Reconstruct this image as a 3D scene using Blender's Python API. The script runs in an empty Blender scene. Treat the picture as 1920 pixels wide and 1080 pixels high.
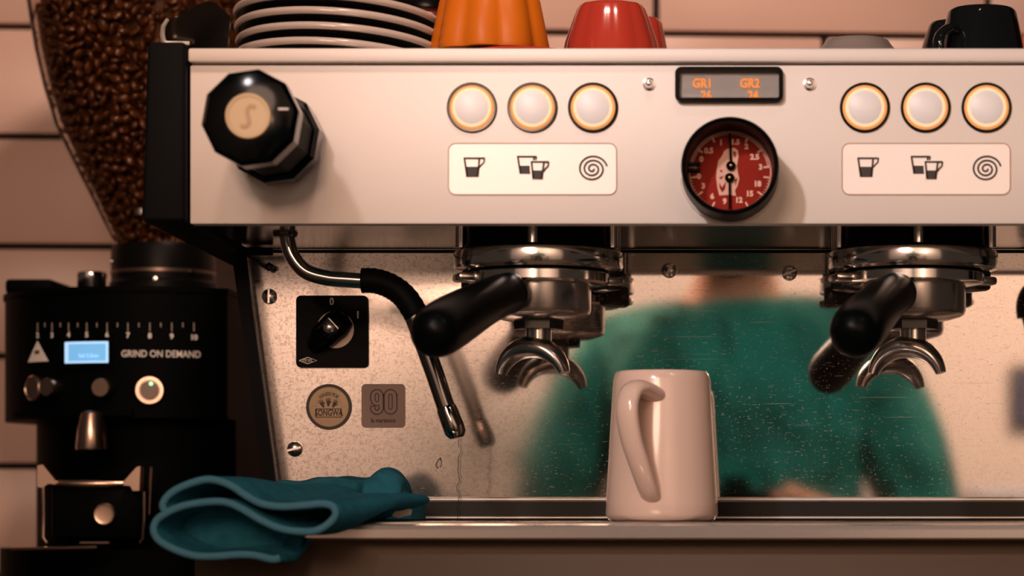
import bpy, bmesh, math, random
from mathutils import Vector, Matrix, Euler, noise

random.seed(7)
scene = bpy.context.scene
COL = scene.collection
PI = math.pi

# ------------------------------------------------------------------ camera
DIST = 1.70            # camera to the machine's front panel (panel front is the plane y = 0)
FPX = 5100.0           # focal length for a 1920 px wide frame
CX, CY = 1380.0, 973.0 # where the lens axis meets the frame (the picture is a crop: shifted lens)
ZC = 0.18              # camera height above the counter (counter top is z = 0)
cam_data = bpy.data.cameras.new('camera')
cam_data.sensor_width = 36.0
cam_data.lens = FPX / 1920.0 * 36.0
cam_data.shift_x = (960.0 - CX) / 1920.0
cam_data.shift_y = (CY - 540.0) / 1920.0
cam_data.clip_start = 0.05
cam_data.dof.use_dof = True
cam_data.dof.focus_distance = DIST + 0.13
cam_data.dof.aperture_fstop = 6.0
cam = bpy.data.objects.new('camera', cam_data)
cam.location = (0, -DIST, ZC)
cam.rotation_euler = (PI / 2, 0, 0)
COL.objects.link(cam)
scene.camera = cam

# ------------------------------------------------------------------ world, lights, exposure
w = bpy.data.worlds.new('room_ambience')
scene.world = w
w.use_nodes = True
w.node_tree.nodes['Background'].inputs['Color'].default_value = (1.0, 0.72, 0.56, 1)
w.node_tree.nodes['Background'].inputs['Strength'].default_value = 0.035

def area_light(name, loc, target, size, power, color):
    ld = bpy.data.lights.new(name, 'AREA')
    ld.shape = 'DISK'
    ld.size = size
    ld.energy = power
    ld.color = color
    o = bpy.data.objects.new(name, ld)
    o.location = loc
    d = Vector(target) - Vector(loc)
    o.rotation_euler = d.to_track_quat('-Z', 'Y').to_euler()
    COL.objects.link(o)
    return o

def spot_light(name, loc, target, radius, power, color, angle, blend):
    ld = bpy.data.lights.new(name, 'SPOT')
    ld.shadow_soft_size = radius
    ld.energy = power
    ld.color = color
    ld.spot_size = math.radians(angle)
    ld.spot_blend = blend
    o = bpy.data.objects.new(name, ld)
    o.location = loc
    o.rotation_euler = (Vector(target) - Vector(loc)).to_track_quat('-Z', 'Y').to_euler()
    COL.objects.link(o)
    return o

area_light('added_soft_key', (-0.45, -2.1, 1.0), (-0.25, 0, 0.36), 0.6, 13, (1.0, 0.66, 0.48))  # unseen soft disc added as a broad key from behind the camera
spot_light('counter_spot', (-0.52, -1.28, 1.02), (0.15, 0, 0.41), 0.04, 43, (1.0, 0.88, 0.88), 38, 1.0)
spot_light('left_panel_fill', (-0.30, -1.75, 0.62), (-0.30, 0, 0.46), 0.06, 26, (1.0, 0.60, 0.42), 20, 1.0)  # unseen spot added to brighten the left part of the panel
spot_light('right_spot', (0.50, -1.75, 0.66), (0.19, 0, 0.43), 0.06, 15, (1.0, 0.62, 0.40), 17, 1.0)
spot_light('wall_spot', (-0.05, -0.55, 1.50), (-0.50, 0.8, 0.45), 0.08, 50, (1.0, 0.69, 0.54), 62, 0.6)
area_light('wall_fill_left', (-1.0, -2.35, 1.7), (-0.6, -3.6, 0.4), 0.6, 21, (1.0, 0.69, 0.56))  # unseen fill added so the opposite wall mirrors bright in the backsplash
area_light('wall_fill_right', (1.1, -2.35, 1.7), (0.6, -3.6, 0.4), 0.6, 43, (1.0, 0.67, 0.50))  # unseen fill added for the right half of the opposite wall

area_light('shirt_fill', (0.55, -0.95, 1.25), (0.05, -2.0, 0.35), 0.2, 9, (1.0, 0.92, 0.86))  # unseen fill added to light the mirrored shirt only

scene.view_settings.view_transform = 'Standard'
scene.view_settings.look = 'None'
scene.view_settings.exposure = 0.0
scene.view_settings.gamma = 1.0
scene.view_settings.use_curve_mapping = False

# ------------------------------------------------------------------ helpers
def P(px, py, y):
    """World point at depth y that the photograph shows at pixel (px, py)."""
    d = DIST + y
    return Vector(((px - CX) / FPX * d, y, ZC + (CY - py) / FPX * d))

def PXX(px, y=0.0): return (px - CX) / FPX * (DIST + y)
def PZ(py, y=0.0): return ZC + (CY - py) / FPX * (DIST + y)
def M(n, y=0.0): return n / FPX * (DIST + y)     # pixel length to metres at depth y

def srgb(r, g, b):
    def f(c):
        c /= 255.0
        return c / 12.92 if c <= 0.04045 else ((c + 0.055) / 1.055) ** 2.4
    return (f(r), f(g), f(b), 1.0)

MATS = {}
def mat(name, color, rough=0.5, metal=0.0, coat=0.0, emit=None, estr=0.0, bump=None, sheen=0.0,
        vary=None, spec=0.5, aniso=0.0):
    if name in MATS: return MATS[name]
    m = bpy.data.materials.new(name)
    m.use_nodes = True
    nt = m.node_tree
    b = nt.nodes['Principled BSDF']
    b.inputs['Base Color'].default_value = color
    b.inputs['Roughness'].default_value = rough
    b.inputs['Metallic'].default_value = metal
    b.inputs['Coat Weight'].default_value = coat
    b.inputs['Specular IOR Level'].default_value = spec
    if sheen: b.inputs['Sheen Weight'].default_value = sheen
    if emit:
        b.inputs['Emission Color'].default_value = emit
        b.inputs['Emission Strength'].default_value = estr
    tc = nt.nodes.new('ShaderNodeTexCoord')
    if vary:   # (scale, amount): soft colour variation
        n = nt.nodes.new('ShaderNodeTexNoise'); n.inputs['Scale'].default_value = vary[0]
        n.inputs['Detail'].default_value = 4
        nt.links.new(tc.outputs['Object'], n.inputs['Vector'])
        mx = nt.nodes.new('ShaderNodeMixRGB'); mx.blend_type = 'MULTIPLY'
        mx.inputs[1].default_value = color
        rp = nt.nodes.new('ShaderNodeValToRGB')
        rp.color_ramp.elements[0].position = 0.3; rp.color_ramp.elements[1].position = 0.7
        lo = 1 - vary[1]
        rp.color_ramp.elements[0].color = (lo, lo, lo, 1); rp.color_ramp.elements[1].color = (1, 1, 1, 1)
        nt.links.new(n.outputs['Fac'], rp.inputs['Fac'])
        mx.inputs[0].default_value = 1.0
        nt.links.new(rp.outputs['Color'], mx.inputs[2])
        nt.links.new(mx.outputs[0], b.inputs['Base Color'])
    if bump:   # (scale xyz, strength, distance)
        mp = nt.nodes.new('ShaderNodeMapping'); mp.inputs['Scale'].default_value = bump[0]
        n = nt.nodes.new('ShaderNodeTexNoise'); n.inputs['Scale'].default_value = 1.0
        n.inputs['Detail'].default_value = 3
        nt.links.new(tc.outputs['Object'], mp.inputs['Vector']); nt.links.new(mp.outputs[0], n.inputs['Vector'])
        bp = nt.nodes.new('ShaderNodeBump'); bp.inputs['Strength'].default_value = bump[1]
        bp.inputs['Distance'].default_value = bump[2]
        nt.links.new(n.outputs['Fac'], bp.inputs['Height'])
        nt.links.new(bp.outputs['Normal'], b.inputs['Normal'])
    MATS[name] = m
    return m

class MB:
    """Collects verts and faces in world coordinates."""
    def __init__(s): s.v = []; s.f = []
    def add(s, vs, fs):
        k = len(s.v); s.v += [Vector(v) for v in vs]; s.f += [[i + k for i in f] for f in fs]; return s
    def box(s, x0, x1, y0, y1, z0, z1, bev=0.0, seg=2):
        bm = bmesh.new(); bmesh.ops.create_cube(bm, size=1.0)
        for v in bm.verts:
            v.co = Vector(((x0 + x1) / 2 + v.co.x * (x1 - x0), (y0 + y1) / 2 + v.co.y * (y1 - y0), (z0 + z1) / 2 + v.co.z * (z1 - z0)))
        if bev: bmesh.ops.bevel(bm, geom=bm.edges[:], offset=bev, segments=seg, profile=0.5, affect='EDGES')
        bm.verts.index_update()
        s.add([v.co.copy() for v in bm.verts], [[v.index for v in f.verts] for f in bm.faces]); bm.free(); return s
    def prism(s, poly, y0, y1, plane='xz'):
        """Extrude a 2D polygon. plane 'xz': extrude along y; 'yz': along x; 'xy': along z."""
        def mk(p, t):
            if plane == 'xz': return (p[0], t, p[1])
            if plane == 'yz': return (t, p[0], p[1])
            return (p[0], p[1], t)
        n = len(poly)
        vs = [mk(p, y0) for p in poly] + [mk(p, y1) for p in poly]
        fs = [list(range(n)), list(range(2 * n - 1, n - 1, -1))]
        fs += [[i, i + n, (i + 1) % n + n, (i + 1) % n] for i in range(n)]
        return s.add(vs, fs)
    def lathe(s, prof, org, axis=(0, 0, 1), n=32, rfun=None):
        """prof: list of (radius, height along axis)."""
        a = Vector(axis).normalized()
        u = Vector((1, 0, 0)) if abs(a.x) < 0.9 else Vector((0, 1, 0))
        u = (u - a * u.dot(a)).normalized(); vv = a.cross(u)
        org = Vector(org); vs = []; fs = []
        for (r, h) in prof:
            for k in range(n):
                t = 2 * PI * k / n
                rr = r * (rfun(t, h) if rfun else 1)
                vs.append(org + a * h + (u * math.cos(t) + vv * math.sin(t)) * rr)
        m = len(prof)
        for i in range(m - 1):
            for k in range(n):
                fs.append([i * n + k, i * n + (k + 1) % n, (i + 1) * n + (k + 1) % n, (i + 1) * n + k])
        if prof[0][0] > 1e-6: fs.append(list(range(n - 1, -1, -1)))
        if prof[-1][0] > 1e-6: fs.append([(m - 1) * n + k for k in range(n)])
        return s.add(vs, fs)
    def tube(s, pts, rad, n=12, flat=1.0, up=None):
        pts = [Vector(p) for p in pts]; m = len(pts)
        if not hasattr(rad, '__len__'): rad = [rad] * m
        t0 = (pts[1] - pts[0]).normalized()
        u = Vector(up) if up else (Vector((0, 0, 1)) if abs(t0.z) < 0.9 else Vector((1, 0, 0)))
        u = (u - t0 * u.dot(t0)).normalized(); vs = []; fs = []
        for i in range(m):
            t = (pts[min(i + 1, m - 1)] - pts[max(i - 1, 0)]).normalized()
            u = (u - t * u.dot(t)).normalized(); b = t.cross(u)
            for k in range(n):
                a = 2 * PI * k / n
                vs.append(pts[i] + (u * math.cos(a) * flat + b * math.sin(a)) * rad[i])
        for i in range(m - 1):
            for k in range(n):
                fs.append([i * n + k, i * n + (k + 1) % n, (i + 1) * n + (k + 1) % n, (i + 1) * n + k])
        fs.append(list(range(n - 1, -1, -1))); fs.append([(m - 1) * n + k for k in range(n)])
        return s.add(vs, fs)
    def stroke(s, pts, wd, y0, y1):
        """A flat line of width wd through 2D points (x, z), extruded y0..y1."""
        n = len(pts); L = []; R = []
        for i in range(n):
            a = Vector(pts[max(i - 1, 0)]); c = Vector(pts[min(i + 1, n - 1)])
            d = (c - a)
            if d.length < 1e-9: d = Vector((1, 0))
            d.normalize(); nrm = Vector((-d.y, d.x)); p = Vector(pts[i])
            L.append(p + nrm * wd / 2); R.append(p - nrm * wd / 2)
        vs = []; fs = []
        for y in (y0, y1):
            for i in range(n): vs += [(L[i].x, y, L[i].y), (R[i].x, y, R[i].y)]
        o = 2 * n
        for i in range(n - 1):
            a, b, c, d = 2 * i, 2 * i + 1, 2 * i + 3, 2 * i + 2
            fs += [[a, b, c, d], [o + d, o + c, o + b, o + a], [a, d, o + d, o + a], [b, o + b, o + c, c]]
        return s.add(vs, fs)

ORG = {}
def obj(name, mb, material, parent=None, smooth=35, origin=None, props=None):
    me = bpy.data.meshes.new(name)
    xs = [v.x for v in mb.v]; ys = [v.y for v in mb.v]; zs = [v.z for v in mb.v]
    o3 = Vector(origin) if origin is not None else Vector(((min(xs) + max(xs)) / 2, (min(ys) + max(ys)) / 2, min(zs)))
    me.from_pydata([v - o3 for v in mb.v], [], mb.f)
    bm = bmesh.new(); bm.from_mesh(me)
    bmesh.ops.remove_doubles(bm, verts=bm.verts, dist=1e-6)
    bmesh.ops.recalc_face_normals(bm, faces=bm.faces)
    bm.to_mesh(me); bm.free()
    if smooth:
        for p in me.polygons: p.use_smooth = True
        me.set_sharp_from_angle(angle=math.radians(smooth))
    if material: me.materials.append(material)
    o = bpy.data.objects.new(name, me)
    COL.objects.link(o)
    if parent is not None:
        o.parent = parent
        o.location = o3 - ORG[parent]
    else:
        o.location = o3
    ORG[o] = o3
    if props:
        for k, v in props.items(): o[k] = v
    return o

def thing(name, loc, label, cat, group=None):
    o = bpy.data.objects.new(name, None); COL.objects.link(o)
    o.empty_display_size = 0.02
    o.location = loc; ORG[o] = Vector(loc)
    tag(o, label, cat, group)
    return o

def tag(o, label=None, cat=None, group=None, kind=None):
    if label: o['label'] = label
    if cat: o['category'] = cat
    if group: o['group'] = group
    if kind: o['kind'] = kind
    return o

def text_mb(s, size, place, ext=0.0002, bold=0.0, align='CENTER', sx=1.0):
    """Lettering as geometry; place(u, v, w) maps text coordinates to the world."""
    cu = bpy.data.curves.new('t', 'FONT'); cu.body = s; cu.size = size
    cu.align_x = align; cu.align_y = 'CENTER'; cu.extrude = ext; cu.offset = bold; cu.resolution_u = 3
    to = bpy.data.objects.new('t', cu); COL.objects.link(to)
    bpy.context.view_layer.update()
    dg = bpy.context.evaluated_depsgraph_get()
    me = bpy.data.meshes.new_from_object(to.evaluated_get(dg))
    mb = MB()
    mb.add([place(v.co.x * sx, v.co.y, v.co.z + ext) for v in me.vertices], [list(p.vertices) for p in me.polygons])
    bpy.data.objects.remove(to); bpy.data.curves.remove(cu); bpy.data.meshes.remove(me)
    return mb

def on_plane(x, z, y): return lambda u, v, w_: Vector((x + u, y - w_, z + v))

def rrect(x0, x1, z0, z1, r, n=6):
    out = []
    for (cx, cz, a0) in ((x1 - r, z1 - r, 0), (x0 + r, z1 - r, 90), (x0 + r, z0 + r, 180), (x1 - r, z0 + r, 270)):
        for k in range(n + 1):
            a = math.radians(a0 + 90 * k / n)
            out.append((cx + r * math.cos(a), cz + r * math.sin(a)))
    return out

def rframe(mb, x0, x1, z0, z1, r, wd, y0, y1):
    """Rounded rectangular ring."""
    a = rrect(x0, x1, z0, z1, r); b = rrect(x0 + wd, x1 - wd, z0 + wd, z1 - wd, max(r - wd, 0.0006))
    n = len(a); vs = []
    for y in (y0, y1):
        vs += [(p[0], y, p[1]) for p in a] + [(p[0], y, p[1]) for p in b]
    fs = []
    for i in range(n):
        j = (i + 1) % n
        fs += [[i, j, n + j, n + i], [2 * n + i, 3 * n + i, 3 * n + j, 2 * n + j], [i, 2 * n + i, 2 * n + j, j], [n + i, n + j, 3 * n + j, 3 * n + i]]
    return mb.add(vs, fs)

def catmull(pts, per=6):
    pts = [Vector(p) for p in pts]; out = []
    n = len(pts)
    for i in range(n - 1):
        p0, p1, p2, p3 = pts[max(i - 1, 0)], pts[i], pts[i + 1], pts[min(i + 2, n - 1)]
        for k in range(per):
            t = k / per
            out.append(0.5 * ((2 * p1) + (p2 - p0) * t + (2 * p0 - 5 * p1 + 4 * p2 - p3) * t * t + (3 * p1 - p0 - 3 * p2 + p3) * t ** 3))
    out.append(pts[-1]); return out

# ------------------------------------------------------------------ materials
m_panel = mat('brushed_panel_steel', (0.80, 0.73, 0.68, 1), 0.55, 0.15, bump=((30, 30, 900), 0.04, 0.001), vary=(6, 0.06))
m_plate = mat('label_plate_steel', (0.86, 0.80, 0.76, 1), 0.45, 0.2)
m_black = mat('black_powder_coat', (0.0045, 0.0052, 0.0056, 1), 0.6, 0.0, spec=0.06)
m_blackg = mat('black_gloss_plastic', (0.0010, 0.0015, 0.0017, 1), 0.10, 0.0, spec=0.13)
m_blackm = mat('black_rubber', (0.0015, 0.0022, 0.0024, 1), 0.6, 0.0, spec=0.05)
m_handle = mat('black_handle_plastic', (0.0012, 0.0018, 0.002, 1), 0.33, 0.0, spec=0.07)
m_chrome = mat('chrome', (0.88, 0.84, 0.81, 1), 0.13, 1.0)
m_steel = mat('satin_steel', (0.62, 0.57, 0.53, 1), 0.22, 1.0)
m_dsteel = mat('dark_group_steel', (0.10, 0.095, 0.09, 1), 0.25, 1.0)
m_base = mat('base_steel', (0.095, 0.057, 0.032, 1), 0.6, 0.1, vary=(8, 0.1))
m_ink = mat('dark_ink', (0.03, 0.02, 0.018, 1), 0.6)
m_white = mat('white_print', (0.75, 0.70, 0.66, 1), 0.5)
m_bright = mat('bright_trim', (0.85, 0.78, 0.72, 1), 0.3, 0.6)

def mirror_material():
    m = bpy.data.materials.new('worn_polished_backsplash'); m.use_nodes = True
    nt = m.node_tree; b = nt.nodes['Principled BSDF']; out = nt.nodes['Material Output']
    b.inputs['Base Color'].default_value = (0.84, 0.77, 0.72, 1)
    b.inputs['Metallic'].default_value = 1.0
    tc = nt.nodes.new('ShaderNodeTexCoord')
    # fine mottled wear
    n1 = nt.nodes.new('ShaderNodeTexNoise'); n1.inputs['Scale'].default_value = 260; n1.inputs['Detail'].default_value = 4
    nt.links.new(tc.outputs['Object'], n1.inputs['Vector'])
    # wear is strongest on the left end, where the panel is wiped most
    sx = nt.nodes.new('ShaderNodeSeparateXYZ'); nt.links.new(tc.outputs['Object'], sx.inputs[0])
    rl = nt.nodes.new('ShaderNodeMapRange'); rl.inputs['From Min'].default_value = -0.30; rl.inputs['From Max'].default_value = -0.10
    rl.inputs['To Min'].default_value = 0.17; rl.inputs['To Max'].default_value = 0.035
    nt.links.new(sx.outputs['X'], rl.inputs['Value'])
    nt.links.new(rl.outputs[0], b.inputs['Roughness'])
    bp = nt.nodes.new('ShaderNodeBump'); bp.inputs['Strength'].default_value = 0.02; bp.inputs['Distance'].default_value = 0.00004
    nt.links.new(n1.outputs['Fac'], bp.inputs['Height']); nt.links.new(bp.outputs[0], b.inputs['Normal'])
    n2 = nt.nodes.new('ShaderNodeTexNoise'); n2.inputs['Scale'].default_value = 430; n2.inputs['Detail'].default_value = 2; n2.inputs['Distortion'].default_value = 1.2
    nt.links.new(tc.outputs['Object'], n2.inputs['Vector'])
    r2 = nt.nodes.new('ShaderNodeMapRange'); r2.inputs['From Min'].default_value = 0.36; r2.inputs['From Max'].default_value = 0.52
    nt.links.new(n2.outputs['Fac'], r2.inputs['Value'])
    lm = nt.nodes.new('ShaderNodeMapRange'); lm.inputs['From Min'].default_value = -0.30; lm.inputs['From Max'].default_value = -0.08
    lm.inputs['To Min'].default_value = 0.62; lm.inputs['To Max'].default_value = 0.12
    nt.links.new(sx.outputs['X'], lm.inputs['Value'])
    cmx = nt.nodes.new('ShaderNodeMixRGB'); cmx.blend_type = 'MIX'
    cmx.inputs[1].default_value = (0.84, 0.77, 0.72, 1); cmx.inputs[2].default_value = (0.40, 0.32, 0.27, 1)
    inv = nt.nodes.new('ShaderNodeMath'); inv.operation = 'SUBTRACT'; inv.inputs[0].default_value = 1.0
    nt.links.new(r2.outputs[0], inv.inputs[1])
    wl = nt.nodes.new('ShaderNodeMath'); wl.operation = 'MULTIPLY'
    nt.links.new(inv.outputs[0], wl.inputs[0]); nt.links.new(lm.outputs[0], wl.inputs[1])
    nt.links.new(wl.outputs[0], cmx.inputs[0]); nt.links.new(cmx.outputs[0], b.inputs['Base Color'])
    # scratches: stretched noise, sharp threshold, in two directions
    def scratch(rot, sc, lo, hi):
        mp = nt.nodes.new('ShaderNodeMapping'); mp.inputs['Rotation'].default_value = (0, rot, 0); mp.inputs['Scale'].default_value = sc
        n = nt.nodes.new('ShaderNodeTexNoise'); n.inputs['Scale'].default_value = 1; n.inputs['Detail'].default_value = 1
        nt.links.new(tc.outputs['Object'], mp.inputs[0]); nt.links.new(mp.outputs[0], n.inputs['Vector'])
        r = nt.nodes.new('ShaderNodeMapRange'); r.inputs['From Min'].default_value = lo; r.inputs['From Max'].default_value = hi
        nt.links.new(n.outputs['Fac'], r.inputs['Value']); return r
    s1 = scratch(0.5, (150, 1, 1100), 0.68, 0.74)
    s2 = scratch(-0.9, (130, 1, 1300), 0.68, 0.74)
    s3 = scratch(0.0, (14, 1, 900), 0.71, 0.78)
    sp = nt.nodes.new('ShaderNodeTexNoise'); sp.inputs['Scale'].default_value = 600; sp.inputs['Detail'].default_value = 1
    nt.links.new(tc.outputs['Object'], sp.inputs['Vector'])
    spr = nt.nodes.new('ShaderNodeMapRange'); spr.inputs['From Min'].default_value = 0.66; spr.inputs['From Max'].default_value = 0.72
    nt.links.new(sp.outputs['Fac'], spr.inputs['Value'])
    def mx(a, b_):
        n = nt.nodes.new('ShaderNodeMath'); n.operation = 'MAXIMUM'
        nt.links.new(a.outputs[0], n.inputs[0]); nt.links.new(b_.outputs[0], n.inputs[1]); return n
    tot = mx(mx(s1, s2), mx(s3, spr))
    sc = nt.nodes.new('ShaderNodeMath'); sc.operation = 'MULTIPLY_ADD'; sc.inputs[1].default_value = 0.40; sc.inputs[2].default_value = 0.010
    sc.use_clamp = True
    nt.links.new(tot.outputs[0], sc.inputs[0])
    df = nt.nodes.new('ShaderNodeBsdfDiffuse'); df.inputs['Color'].default_value = (0.55, 0.50, 0.45, 1)
    mix = nt.nodes.new('ShaderNodeMixShader')
    nt.links.new(sc.outputs[0], mix.inputs[0]); nt.links.new(b.outputs[0], mix.inputs[1]); nt.links.new(df.outputs[0], mix.inputs[2])
    nt.links.new(mix.outputs[0], out.inputs['Surface'])
    return m
m_mirror = mirror_material()

def clear_material(name, tint, ior=1.25, rough=0.03):
    m = bpy.data.materials.new(name); m.use_nodes = True
    nt = m.node_tree; out = nt.nodes['Material Output']; nt.nodes.remove(nt.nodes['Principled BSDF'])
    tr = nt.nodes.new('ShaderNodeBsdfTransparent'); tr.inputs[0].default_value = tint
    gl = nt.nodes.new('ShaderNodeBsdfGlossy'); gl.inputs['Roughness'].default_value = rough
    fr = nt.nodes.new('ShaderNodeFresnel'); fr.inputs['IOR'].default_value = ior
    mx = nt.nodes.new('ShaderNodeMixShader')
    nt.links.new(fr.outputs[0], mx.inputs[0]); nt.links.new(tr.outputs[0], mx.inputs[1]); nt.links.new(gl.outputs[0], mx.inputs[2])
    nt.links.new(mx.outputs[0], out.inputs[0]); return m
m_hopper = clear_material('smoky_clear_plastic', (0.88, 0.84, 0.80, 1), 1.03)
m_water = clear_material('water', (0.93, 0.93, 0.93, 1), 1.33)

# ================================================================== SETTING
m_tile = mat('glazed_tile', (0.78, 0.52, 0.43, 1), 0.35, 0, vary=(3, 0.08))
m_grout = mat('dark_grout', (0.012, 0.012, 0.012, 1), 0.9)
m_counter = mat('dark_counter', (0.06, 0.045, 0.035, 1), 0.5)
m_room = mat('cream_plaster', (0.85, 0.76, 0.68, 1), 0.9, vary=(1.5, 0.06))
m_floor = mat('floor_boards', (0.10, 0.07, 0.05, 1), 0.6)

WY = 0.80; WROT = -0.06     # the tiled wall stands slightly turned to the machine
def wall_pt(u, y, z):
    c, s = math.cos(-WROT), math.sin(-WROT)
    # rotate about (0, WY) by a small yaw: the right end is farther away
    return Vector((u * c - (y) * s, WY + u * s + y * c, z))
wmb = MB()
vs = [wall_pt(u, y, z) for u in (-2.2, 2.2) for y in (0.004, 0.10) for z in (-0.9, 1.8)]
wmb.add(vs, [[0, 1, 3, 2], [4, 6, 7, 5], [0, 4, 5, 1], [2, 3, 7, 6], [0, 2, 6, 4], [1, 5, 7, 3]])
wall_back = obj('wall_back', wmb, m_grout, smooth=0, props={'kind': 'structure'})
tag(wall_back, 'tiled wall of long off-white tiles with dark joints behind the machine')
TH = 0.0992
z_line = PZ(66, 0.80)                      # the joint seen near the top of the frame
TW = 0.306
G = 0.0028
u_off = 0.0
tile_me = None
for r in range(-7, 3):
    z0 = z_line + r * TH + G; z1 = z_line + (r + 1) * TH - G
    for c in range(-4, 4):
        uo = PXX(1230, WY) if r % 2 == 0 else PXX(1545, WY)
        u0 = uo + c * TW + G; u1 = uo + (c + 1) * TW - G
        if u1 < -1.0 or u0 > 0.6: continue
        t = MB().box(-TW / 2 + G, TW / 2 - G, -0.006, 0.006, -TH / 2 + G, TH / 2 - G, 0.0015, 2)
        if tile_me is None:
            o = obj('tile', t, m_tile, wall_back, smooth=40, origin=(0, 0, 0)); tile_me = o.data
        else:
            o = bpy.data.objects.new('tile', tile_me); COL.objects.link(o); o.parent = wall_back
        cpt = wall_pt((u0 + u1) / 2, 0.0, (z0 + z1) / 2)
        o.location = cpt - ORG[wall_back]
        o.rotation_euler = (random.uniform(-.002, .002), 0, -WROT + random.uniform(-.002, .002))

cb = MB().box(-1.3, 1.2, -0.12, 0.66, -0.05, 0.0, 0.004)
counter = tag(obj('counter', cb, m_counter), 'dark counter that carries the espresso machine and the grinder', 'counter')
cbf = MB().box(-1.28, 1.18, -0.08, 0.65, -0.9, -0.051)
obj('cabinet_front', cbf, mat('counter_front_paint', (0.05, 0.045, 0.04, 1), 0.6), counter)
fl = MB().box(-2.6, 2.6, -3.7, 1.0, -0.95, -0.902)
obj('floor', fl, m_floor, smooth=0, props={'kind': 'structure'})
wo = MB().box(-2.6, 2.6, -3.75, -3.65, -0.9, 2.2)
obj('wall_opposite', wo, m_room, smooth=0, props={'kind': 'structure'})

# ================================================================== ESPRESSO MACHINE
ZT = PZ(92)          # top of the front panel
ZB = PZ(420)         # bottom of the front panel
XL = PXX(356)
XR = -XL
mach = thing('espresso_machine', (0, 0.24, 0.0), 'steel two-group espresso machine with lit buttons and red dial gauge', 'espresso machine')

seam = PZ(120)
obj('front_panel', MB().box(XL, XR, 0.0, 0.012, ZB, seam - 0.0006, 0.0012), m_panel, mach)
obj('panel_lip', MB().box(XL - 0.0005, XR, -0.004, 0.012, seam + 0.0006, ZT, 0.0016), m_panel, mach)
obj('body_shell', MB().box(XL + 0.004, XR - 0.004, 0.0125, 0.50, ZB + 0.012, ZT - 0.004), m_black, mach, smooth=0)
ucol = mat('underside_steel', (0.62, 0.56, 0.51, 1), 0.16, 1.0, bump=((60, 60, 60), 0.05, 0.002))
obj('underside_plate', MB().box(XL + 0.006, XR - 0.006, 0.004, 0.186, ZB + 0.0015, ZB + 0.0045), ucol, mach, smooth=0)
obj('cup_tray', MB().box(XL + 0.002, XR - 0.002, 0.012, 0.50, ZT - 0.004, ZT - 0.0015), m_steel, mach, smooth=0)

# end caps (black side covers)
for sgn in (-1, 1):
    x0, x1 = (PXX(281), XL - 0.0012)
    if sgn > 0: x0, x1 = -x1, -x0
    mb = MB().box(x0, x1, -0.008, 0.50, ZB + 0.0005, PZ(82), 0.003, 3)
    for v in mb.v:
        v.x -= sgn * -1 * 0.0035 * (PZ(82) - v.z) / 0.11 if (abs(v.x) > abs((x0 + x1) / 2)) else 0
    obj('end_cap', mb, m_black, mach)

# polished bent corner guard above the left end cap
gp = [(303, 74), (303, 47), (313, 37), (345, 26), (380, 12), (398, 9), (412, 12), (425, 25), (438, 38), (434, 62), (428, 94), (350, 94), (345, 82), (303, 82)]
yg = 0.035
gmb = MB().prism([(P(a, b, yg).x, P(a, b, yg).z) for a, b in gp], yg, yg + 0.004)
zg0 = PZ(94, yg); xg0 = PXX(303, yg)
for v in gmb.v: v.y += -0.40 * (v.z - zg0) - 0.30 * (v.x - xg0) + 0.010
guard = obj('corner_guard', gmb, mat('steel_dark_reflection', (0.16, 0.135, 0.115, 1), 0.25, 1.0), mach, props={'label': 'bent polished steel guard on the left top corner'})  # dark base colour stands in for the dark surroundings the steel reflects
fmb = MB()
fp = [P(a, b, yg - 0.006) for a, b in ((314, 36), (305, 48), (302, 62), (303, 74), (309, 78), (325, 78), (352, 78))]
for v in fp: v.y += -0.40 * (v.z - zg0) + 0.008
fmb.tube(fp, [0.0012, 0.0015, 0.0016, 0.0017, 0.0016, 0.0016, 0.0014], 8)
obj('rolled_edge', fmb, m_bright, guard)

# ---- push buttons
m_btn = mat('button_cap', (0.80, 0.78, 0.78, 1), 0.4, 0, emit=(1.0, 0.86, 0.80, 1), estr=0.05)
m_ring = mat('lit_button_ring', (0.45, 0.20, 0.06, 1), 0.5, 0, emit=(1.0, 0.40, 0.13, 1), estr=0.62)
m_ringi = mat('lit_button_inner_ring', (0.55, 0.38, 0.24, 1), 0.5, 0, emit=(1.0, 0.66, 0.38, 1), estr=0.70)
for px in (885, 998.5, 1112, 1621.5, 1735.5, 1849.5):
    c = P(px, 202, 0)
    r = M(47)
    bz = obj('push_button', MB().lathe([(r, 0), (r, 0.0012), (r - 0.0006, 0.0018), (r - 0.0016, 0.0018), (r - 0.0018, 0.0004)], c, (0, -1, 0), 48), m_blackg, mach)
    obj('light_ring', MB().lathe([(r - 0.0017, 0.0002), (r - 0.0018, 0.0012), (M(37), 0.0022), (M(36.5), 0.001)], c, (0, -1, 0), 48), m_ring, bz)
    obj('inner_light_ring', MB().lathe([(M(37), 0.001), (M(36.8), 0.0021), (M(31), 0.0024), (M(30), 0.001)], c, (0, -1, 0), 48), m_ringi, bz)
    obj('button_cap', MB().lathe([(M(31), 0.001), (M(31), 0.0025), (M(30), 0.0027), (0, 0.0029)], c, (0, -1, 0), 40), m_btn, bz)

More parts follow.
